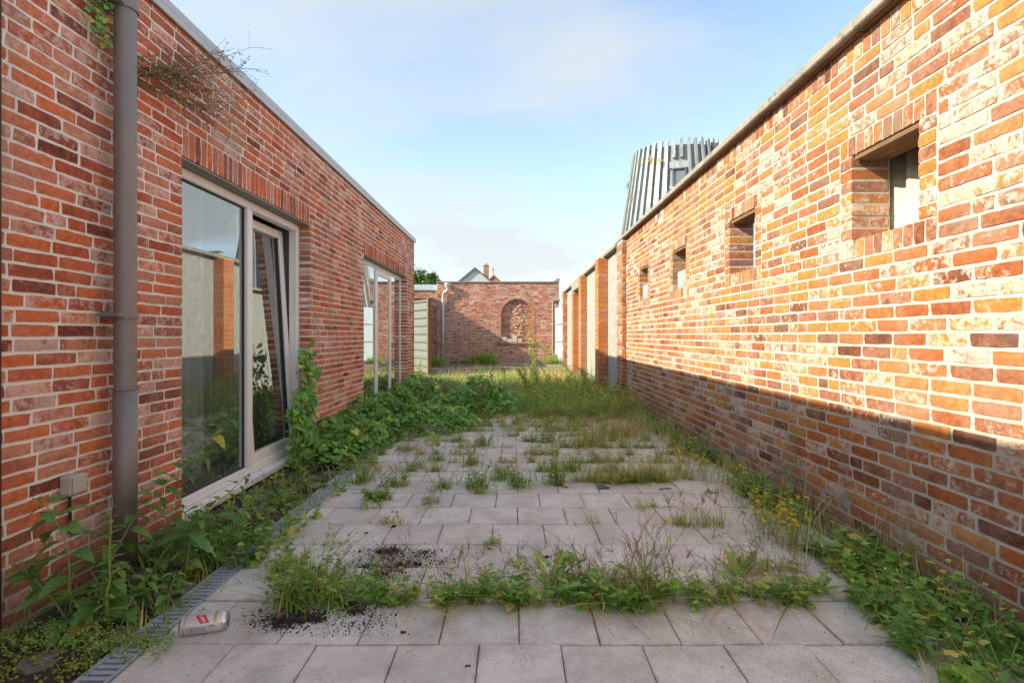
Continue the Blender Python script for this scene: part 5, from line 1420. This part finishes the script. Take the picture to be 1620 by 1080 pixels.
grassclump(965, 762, .16, 420, (.16, .04), 'wide low grass clump right of the tallest weed', 300)
grassclump(1028, 758, .19, 620, (.17, .04), 'wide dense grass clump on the right half of the terrace', 301)
grassclump(935, 705, .26, 240, (.16, .08), 'dry reddish grass clump right of centre in the third weed row', 302, .8, 40)
grassclump(985, 690, .34, 260, (.15, .12), 'tall dry grass clump near the right wall', 303, .8, 45)
grassclump(1105, 830, .15, 160, (.09, .03), 'loose grass clump on the tiles left of the yellow flowers', 304, .6, 22)
grassclump(1205, 905, .12, 200, (.10, .04), 'grass clump at the tile edge beside the right dandelion', 305, .5, 10)
# --- small growth along the tile joints, every third row
g = np.random.default_rng(70); G_, D_, S_, L_ = MB(), MB(), MB(), MB()
for k in range(3, 22):
    yj = T0 + k * TP; dens = 0.2 + 1.3 * (yj > 4.2) + (1.3 if yj > 6 else 0)
    n = int(14 * dens)
    for c in range(n):
        x = g.uniform(-1.25, 1.7)
        if yj > 4 and g.random() < .35: x = g.uniform(.2, 1.6)
        m_ = int(g.integers(10, 44)); sp = g.uniform(.015, .06)
        pos = np.stack([g.normal(x, sp, m_), yj + g.normal(0, .015, m_), np.full(m_, -.008)], 1); hh_ = g.uniform(.05, .17) * (1 + .4 * (yj > 6))
        grass(D_ if g.random() < .35 else G_, pos, g.uniform(.4, 1.1, m_) * hh_, g, .0022, .8)
        if g.random() < .7:
            for q in range(4): herb(S_, L_, (g.normal(x, sp), yj + g.normal(0, .015), -.008), g.uniform(.04, .14), g, T_LANCE if q else T_OVAL, .04, 8, .5, rad=.0014)
tj = empty('joint_growth', (0.2, 5.0, 0), label='scattered thin grass and seedlings along the farther tile joints', cat='weeds')
for mb, nm, mt in ((S_, 'stems', M_STEM), (L_, 'foliage', M_HERB), (G_, 'grass_blades', M_GRASS), (D_, 'dry_blades', M_DRY)):
    o = child(mb, nm, mt, tj); o['kind'] = 'stuff'

# --- border of weeds along the right wall
g = np.random.default_rng(71); S_, L_, L2_, G_, D_, F_, H_ = MB(), MB(), MB(), MB(), MB(), MB(), MB()
for k in range(560):
    yv = 1.35 + 7.4 * g.random() ** 1.6; front = yv < 2.6
    if not front and math.sin(yv * 4.1) + math.sin(yv * 9.7 + 1) < -.35: continue
    wdt = .46 if yv < 2.2 else (.32 if yv < 3.4 else .22)
    xv = XR - .035 - wdt * g.random() ** 1.4
    h = g.uniform(.07, .24) * (1.1 if front else .95)
    T = (T_OVALB, T_OVAL, T_LANCE, T_HOP)[int(g.integers(0, 4))]
    pts = herb(S_, L_ if g.random() < .6 else L2_, (xv, yv, -.015), h, g, T, g.uniform(.035, .085), int(g.integers(7, 13)), .45, az_=g.uniform(1.6, 4.7))
N = 1300; yv = 1.35 + 7.4 * g.random(N) ** 1.5; wdt = np.where(yv < 2.2, .5, np.where(yv < 3.4, .36, .26))
pos = np.stack([XR - .03 - wdt * g.random(N) ** 1.3, yv, np.full(N, -.015)], 1); grass(G_, pos, g.uniform(.05, .22, N), g, .003, .7)
N = 900; yv = 2 + 6.7 * g.random(N); pos = np.stack([XR - .03 - .4 * g.random(N) ** 1.3, yv, np.full(N, -.015)], 1); grass(D_, pos, g.uniform(.08, .34, N), g, .0022, .5)
for (a, c, n, sp) in [(1215, 845, 26, .11), (1255, 870, 12, .07), (1105, 755, 10, .08), (1150, 775, 6, .06)]:
    x, y = gp(a, c)
    for q in range(n):
        herb(S_, L_, (min(XR - .08, x + g.normal(0, sp)), y + g.normal(0, sp), -.015), g.uniform(.14, .26), g, T_LANCE, .035, 9, .25, flowers=F_, nfl=2, fls=.013)
for k in range(70): crab(D_, H_, (XR - .05 - .45 * g.random(), 2.2 + 6.3 * g.random(), -.01), g, g.uniform(.18, .38))
bw_ = empty('weed_border', (1.7, 3.0, 0), label='leafy weed border with yellow flowers along the foot of the right wall', cat='weeds')
for mb, nm, mt in ((S_, 'stems', M_STEM), (L_, 'foliage', M_HERB), (L2_, 'broad_foliage', M_NETTLE), (G_, 'grass_blades', M_GRASS), (D_, 'dry_blades', M_DRY), (F_, 'flowers', M_YELLOW), (H_, 'seed_heads', M_SEED)):
    o = child(mb, nm, mt, bw_); o['kind'] = 'stuff'
# climbing stalk on the right wall
x, y = gp(1540, 1040); p = Plant('climbing_weed', (min(x, XR - .06), y), 'tall thin weed leaning on the right wall at bottom right', 'weed', seed=72)
for k in range(3): herb(p.S, p.L, (0, .04 * k, 0), .45 - .1 * k, p.g, T_OVAL, .05, 12, .25, az_=2.6)
p.done()
# tall thin fleabanes along the right wall and pilaster
for i, (a, c, h, lab) in enumerate([(1270, 800, .62, 'thin bare stalk standing against the right wall'), (1055, 660, .55, 'tall green stalk near the last square opening'), (1015, 640, .60, 'tall weed at the foot of the pilaster')]):
    x, y = gp(a, c); p = Plant('fleabane_stalk', (min(x, XR - .07), y), lab, 'weed', 'tall stalks', 310 + i)
    for k in range(3): herb(p.S, p.L, (p.g.normal(0, .02), p.g.normal(0, .03), 0), h * p.g.uniform(.7, 1.05), p.g, T_LANCE, .05, 24, .1)
    p.done()

# --- the weed bed beyond the terrace
g = np.random.default_rng(73); S_, L_, L2_, G_, D_, F_, H_, Q_ = MB(), MB(), MB(), MB(), MB(), MB(), MB(), MB()
for k in range(1700):
    yv = 6.9 + 5.6 * g.random() ** 1.2; xv = g.uniform(-.9, 1.75)
    if yv > 9.5: xv = g.uniform(-2.2, 1.75)
    if yv < 7.4 and -.9 < xv < .1: continue
    if math.sin(xv * 2.9 + 1.3) * math.sin(yv * 1.7) + .5 * math.sin(xv * 6.1 + yv * 3.3) < -.25: continue
    h = g.uniform(.12, .38) * (1.0 + .35 * (xv > .4))
    yel = g.random() < (.40 if xv > 0.1 else .05)
    herb(S_, L_ if g.random() < .7 else L2_, (xv, yv, -.02), h, g, (T_LANCE, T_OVAL, T_LANCE)[int(g.integers(0, 3))], g.uniform(.05, .095), 14, .3, flowers=F_, nfl=2 if yel else 0, fls=.017)
N = 5200; yv = 6.9 + 6.0 * g.random(N); xv = g.uniform(-1.0, 1.8, N); xv = np.where(yv > 10, g.uniform(-2.4, 1.8, N), xv)
grass(G_, np.stack([xv, yv, np.full(N, -.02)], 1), g.uniform(.06, .30, N), g, .0045, .6)
N = 9000; yv = 9.6 + 5.0 * g.random(N) ** .9; xv = g.uniform(-1.8, 1.8, N)
keep = g.random(N) < np.clip(.35 + .65 * np.sin(xv * 1.9 + 1.0 + yv * .4), .1, 1)
grass(D_, np.stack([xv, yv, np.full(N, -.02)], 1)[keep], g.uniform(.06, .32, keep.sum()), g, .004, .7)
N = 800; yv = 13 + 4.0 * g.random(N); xv = g.normal(-.2, .9, N); grass(G_, np.stack([xv, yv, np.full(N, -.01)], 1), g.uniform(.05, .2, N), g, .008, .6)
for k in range(260): crab(D_, H_, (g.uniform(-1.8, 1.7), 8.5 + 6 * g.random(), -.01), g, g.uniform(.25, .5))
for k in range(14):
    x, y, z = g.normal(-.75, .35), g.normal(7.1, .4), g.uniform(.35, .6)
    pos = np.array([x, y, z]) + g.normal(0, .03, (40, 3)); scatter(Q_, T_CRUMB, pos, rdir(g, 40), rdir(g, 40, .4), g.uniform(.01, .022, 40))
    S_.tube([(x + .05, y, 0), (x, y, z)], .002, 4, caps=False)
wb = empty('weed_bed', (0.4, 9.0, 0), label='overgrown bed of tall mixed weeds and dry grass beyond the terrace', cat='weeds')
for mb, nm, mt in ((S_, 'stems', M_STEM), (L_, 'foliage', M_HERB), (L2_, 'dark_foliage', M_HOP), (G_, 'grass_blades', M_GRASS), (D_, 'dry_blades', M_DRY), (F_, 'flowers', M_YELLOW), (H_, 'seed_heads', M_SEED), (Q_, 'dried_heads', M_FLUFF)):
    o = child(mb, nm, mt, wb); o['kind'] = 'stuff'
# tall fleabanes in the sun
for i, (px_, Y, h, ln_, lab) in enumerate([(843, 12.0, 1.60, .05, 'tall feathery weed standing before the arched niche'), (908, 11.8, 1.40, .75, 'tall weed leaning left before the gate'), (925, 10.2, .62, .2, 'shorter feathery weed beside the orange piers'),
                                           (665, 11.5, .62, .05, 'tall yellow-green weed before the ribbed shed'), (860, 10.0, .60, .3, 'feathery weed right of the tall one before the niche'), (838, 9.6, .60, .3, 'dark weed at the foot of the tall feathery one')]):
    X = (px_ - VPX) * Y / FPX; p = Plant('fleabane', (X, Y), lab, 'weed', 'tall feathery weeds', 320 + i); g = p.g
    for k in range(6 if h > .9 else 4):
        herb(p.S, p.L, (g.normal(0, .05), g.normal(0, .05), 0), h * g.uniform(.7, 1.05), g, T_LANCE, .13, 46, ln_ + abs(g.normal(0, .08)), t0=.12, rad=.004, up=.9, taper=.55, az_=3.0 + g.normal(0, .5))
    p.done(M_GRASS)
# dark grass tussock and small growth at the foot of the back wall
for i, (px_, Y, h, n, sp, lab) in enumerate([(764, 20.3, .50, 1100, .24, 'large dark green grass tussock at the foot of the back wall'), (733, 20.6, .22, 160, .08, 'small tuft left of the large tussock'), (718, 20.7, .16, 90, .06, 'tiny tuft between rainwater pipe and tussock'),
                                             (690, 19.0, .50, 260, .16, 'tall grass left of the rainwater pipe'), (872, 20.4, .35, 240, .15, 'tuft at the foot of the wall beside the gate')]):
    X = (px_ - VPX) * Y / FPX; p = Plant('grass_tussock', (X, Y), lab, 'grass', 'tufts by the back wall', 330 + i); g = p.g
    grass(p.G, np.stack([g.normal(0, sp, n), g.normal(0, sp * .4, n), np.full(n, -.01)], 1), g.uniform(.5, 1.1, n) * h, g, .010, .5)
    p.done()

# --- dark soil heap on the tiles
g = np.random.default_rng(80)
sh_ = empty('soil_heap', (-.72, 2.38, 0), label='lumpy heap of dark soil crumbs spilled over the tiles at left', cat='soil')
cr_ = MB(); N = 30000
cc = np.concatenate([np.stack([g.normal(-.60, .13, 60), g.normal(2.42, .15, 60)], 1), np.stack([g.normal(-.93, .08, 12), g.normal(2.04, .03, 12)], 1)])
ci = g.integers(0, len(cc), N); sg = np.abs(g.normal(.025, .03, len(cc)))[ci] + .012
pos = np.stack([cc[ci, 0] + g.normal(0, 1, N) * sg, cc[ci, 1] + g.normal(0, 1, N) * sg * .8, np.zeros(N)], 1)
sc = np.abs(g.normal(.0010, .0024, N)) + .0010 + .009 * (g.random(N) < .03) * g.random(N)
pos[:, 2] = sc * .3 + .012 * g.random(N) * np.exp(-((pos[:, 0] + .60) / .16) ** 2 - ((pos[:, 1] - 2.42) / .16) ** 2)
kp = (pos[:, 0] > XD1) & (pos[:, 1] > 1.93); pos = pos[kp]; sc = sc[kp]
scatter(cr_, T_CRUMB, pos, rdir(g, len(pos), .2), rdir(g, len(pos), .6), sc)
o = child(cr_, 'soil_crumbs', M_CRUMB, sh_); o['kind'] = 'stuff'
# scattered grit over the whole terrace
gr = MB(); N = 1800
px_ = g.uniform(150, 1450, N); py_ = 780 + 300 * g.random(N) ** .8
pos = np.array([list(gp(a, c)) + [0.001] for a, c in zip(px_, py_)]); pos = pos[(pos[:, 0] > XD1 + .01) & (pos[:, 0] < XR - .1)]
n = len(pos); scatter(gr, T_CRUMB, pos, rdir(g, n), rdir(g, n, .5), np.abs(g.normal(0, .0014, n)) + .0008)
o = gr.build('grit', M_CRUMB); tag(o, 'fine dark grit scattered over the paving tiles', 'grit', kind='stuff')
# little clods, shards and sticks
def lump(px, py, s_, label, mat=M_CRUMB, name='clod', cat='clod'):
    x, y = gp(px, py); m = MB(); n = 14; pos = g.normal(0, s_ * .5, (n, 3)) * np.array([1.3, 1, .35]) + np.array([0, 0, s_ * .3])
    scatter(m, T_CRUMB, pos, rdir(g, n), rdir(g, n, .4), g.uniform(.5, 1.1, n) * s_); o = m.build(name, mat, loc=(x, y, 0)); tag(o, label, cat, 'clods on the tiles')
for (a, c, s_, lab) in [(623, 833, .012, 'dark clod on the tiles behind the soil heap'), (580, 843, .010, 'small dark clod left of the larger one'), (865, 882, .014, 'dark clod behind the dandelion'), (740, 1053, .007, 'tiny dark clod on the front tiles'),
                     (638, 1000, .008, 'dark crumb clod right of the soil spill'), (775, 868, .007, 'tiny clod in the tile row behind the red-stemmed weed')]: lump(a, c, s_, lab)
x, y = gp(953, 772); m = MB(); m.add([(-.03, -.03, 0), (.05, -.02, 0), (.02, .05, 0), (-.03, .06, 0), (-.03, -.03, .01), (.05, -.02, .014), (.02, .05, .012), (-.03, .06, .008)], [(4,5,6,7),(0,1,5,4),(1,2,6,5),(2,3,7,6),(3,0,4,7)])
o = m.build('slate_shard', M_SLATE, loc=(x, y, 0.001)); tag(o, 'dark broken shard lying in front of the wide grass clump', 'shard')
for i, (a, c, L, an, lab) in enumerate([(995, 764, .20, .1, 'dark stick lying in front of the right grass clump'), (1052, 774, .10, .35, 'short bent dark stick on the tiles at right'), (888, 770, .12, -.5, 'dark stick at the foot of the tallest weed')]):
    x, y = gp(a, c); m = MB(); m.tube([(-L/2, 0, .006), (0, .01, .008), (L/2, -.005, .005)], .004, 5); o = m.build('stick', M_BARK, loc=(x, y, 0)); o.rotation_euler = (0, 0, an); tag(o, lab, 'stick')
x, y = gp(815, 925); m = MB(); m.bbox(-.02, .02, -.012, .012, 0, .004, .001); o = m.build('litter', M_CURTAIN, loc=(x, y, .002)); tag(o, 'scrap of white litter among the grass in the nearest joint', 'litter')

# --- beer can
M_CANW = mat_plain('white_can_paint', (0.66, 0.62, 0.60), 0.3, 0.25, var=0.06, scale=60)
M_CANG = mat_plain('gold_can_print', (0.50, 0.37, 0.14), 0.3, 0.5, var=0.08)
M_CANR = mat_plain('red_can_print', (0.62, 0.03, 0.045), 0.3, 0.1, var=0.04)
M_CANT = mat_plain('white_can_print', (0.80, 0.78, 0.76), 0.4)
M_CANGR = mat_plain('grey_can_print', (0.22, 0.22, 0.25), 0.4)
M_CANM = mat_plain('bare_aluminium', (0.72, 0.70, 0.68), 0.22, 0.95, var=0.05)
RC, LC = 0.0345, 0.162
can = empty('beer_can', (-1.195, 1.965, RC), label='empty white and gold beer can lying on the tiles beside the drain', cat='can')
can.rotation_euler = (0, 0, R(16))
def cyl(m, x0, x1, a0, a1, r_, n=24):
    v = []; f = []
    for i in range(n + 1):
        a = a0 + (a1 - a0) * i / n
        v += [(x0, -math.cos(a) * r_, math.sin(a) * r_), (x1, -math.cos(a) * r_, math.sin(a) * r_)]
    for i in range(n): f.append((2*i, 2*i+1, 2*i+3, 2*i+2))
    m.add(v, f)
def rev(m, prof, n=36):
    v = []; f = []
    for (x, r_) in prof:
        for k in range(n): q = 2 * math.pi * k / n; v.append((x, r_ * math.cos(q), r_ * math.sin(q)))
    for i in range(len(prof) - 1):
        for k in range(n): k2 = (k+1) % n; f.append((i*n+k, i*n+k2, (i+1)*n+k2, (i+1)*n+k))
    m.add(v, f)
h = LC / 2
m = MB(); rev(m, [(-h + .006, RC - .003), (-h + .013, RC), (h - .016, RC)]); m.build('body', M_CANW, can, smooth=True)
m = MB(); rev(m, [(-h + .006, RC - .003), (-h, RC - .008), (-h + .002, RC - .011), (-h + .008, 0)]); m.build('base', M_CANM, can, smooth=True)
m = MB(); rev(m, [(h - .016, RC), (h - .006, RC - .0055), (h - .003, RC - .0055), (h - .0015, RC - .0045), (h, RC - .0055), (h - .004, RC - .008), (h - .004, 0)]); m.build('lid', M_CANM, can, smooth=True)
e1 = RC + .0002
for (x0, x1, a0, a1) in [(-h + .017, -h + .024, .25, 1.75), (h - .044, h - .033, .35, 2.6), (-h + .024, -.010, .95, 1.03), (-h + .017, -h + .021, -1, .25), (-h + .045, -h + .050, -.6, .2)]:
    m = MB(); cyl(m, x0, x1, a0, a1, e1); m.build('gold_band', M_CANG, can)
m = MB(); n = 16; v = []; f = []      # slanted red badge
for i in range(n + 1):
    a = .42 + 1.0 * i / n; sx = .010 - .022 * i / n; v += [(sx - .016, -math.cos(a) * (e1 + .0001), math.sin(a) * (e1 + .0001)), (sx + .016, -math.cos(a) * (e1 + .0001), math.sin(a) * (e1 + .0001))]
for i in range(n): f.append((2*i, 2*i+1, 2*i+3, 2*i+2))
m.add(v, f); m.build('badge', M_CANR, can)
def can_text(body, size, x0, a0, rot, mat, r_, shear=0.0):
    cu = bpy.data.curves.new('lettering', 'FONT'); cu.body = body; cu.size = size; cu.align_x = 'CENTER'; cu.align_y = 'CENTER'; cu.offset = size * .02; cu.resolution_u = 3
    to = bpy.data.objects.new('lettering', cu); COL.objects.link(to); bpy.context.view_layer.update()
    me = bpy.data.meshes.new_from_object(to); bpy.data.objects.remove(to, do_unlink=True)
    c, s_ = math.cos(rot), math.sin(rot)
    for vv in me.vertices:
        px_, py_ = vv.co.x * c - vv.co.y * s_, vv.co.x * s_ + vv.co.y * c
        a = a0 + py_ / RC; vv.co = (x0 + px_, -math.cos(a) * r_, math.sin(a) * r_)
    me.materials.append(mat); o = new_obj('lettering', me, can); return o
can_text('CARA', .0135, -.001, .92, R(-52), M_CANT, e1 + .0003)
m = MB(); gg = np.random.default_rng(5)
for ln_ in range(5):
    x = -h + .026
    while x < .012:
        wv = gg.uniform(.002, .006); cyl(m, x, x + wv, .05 - ln_ * .13, .11 - ln_ * .13, e1, 2); x += wv + .0012
for k in range(14):
    cyl(m, .020 + k * .0016, .020 + k * .0016 + gg.uniform(.0005, .0011), -.05, .22, e1, 2)
m.build('small_print', M_CANGR, can)

# --- tree beyond the back wall
def tree(name, loc, h, r_, label, seed, n=2600, trunk=.45):
    g = np.random.default_rng(seed); o = empty(name, loc, label=label, cat='tree'); S = MB(); L = MB()
    S.tube([(0, 0, 0), (.1, 0, h * .25), (0, .1, h * trunk), (0, 0, h * .75)], [.22, .18, .14, .04], 8)
    cl = []
    for k in range(30):
        d = g.normal(0, 1, 3); d /= np.linalg.norm(d); d[2] = abs(d[2]) * .9 - .15
        c = np.array([0, 0, h * .66]) + d * np.array([r_, r_, h * .36]) * g.uniform(.45, 1.0)
        S.tube([(0, 0, h * g.uniform(.35, .6)), c * np.array([.5, .5, 1]) * np.array([1, 1, .92]), c], [.06, .035, .01], 5, caps=False); cl.append((c, g.uniform(.25, .55)))
    for c, q in cl:
        m = n // 30; pos = c + g.normal(0, q * .6, (m, 3)); scatter(L, T_OVALB, pos, rdir(g, m, -.2), np.tile([[0, 0, 1.]], (m, 1)) + g.normal(0, .6, (m, 3)), g.uniform(.12, .24, m))
    S.build('trunk', M_BARK, o); q = L.build('crown', M_TREE, o); q['kind'] = 'stuff'
tree('oak_tree', (-7.55, 42, 0), 7.3, 2.0, 'green tree rising behind the left building end', 90, 5200)
# tufts growing on the tower
g = np.random.default_rng(91)
for i, (da, z, n) in enumerate([(-1.35, 9.3, 120), (-.55, 10.1, 90), (-.35, 9.9, 80), (-.95, 8.2, 60), (-.15, 8.0, 110), (1.1, 10.5, 120), (-.5, 7.4, 60), (-.85, 10.1, 60)]):
    a = tb + da; p = tpt(a, trad(z) + .12, z); m = MB()
    grass(m, g.normal(0, .07, (n, 3)) * np.array([1, 1, 1.6]), g.uniform(.10, .24, n), g, .010, .8)
    o = m.build('grass_tuft', M_DRY if i in (1, 2, 5) else M_GRASS, loc=(TX + p[0] * TS, TY + p[1] * TS, z * TS - .7)); o.scale = (TS, TS, TS)
    tag(o, ['round tuft on the left outline of the tower', 'dry tuft high between the left fins of the tower', 'dry tuft left above the tower window', 'small tuft low on the left fins of the tower', 'green tuft just below the tower window',
            'dry brown tuft at the top right of the tower', 'small tuft low on the middle fins of the tower', 'thin tuft high on the left fins of the tower'][i], 'tuft', 'tufts growing on the tower')
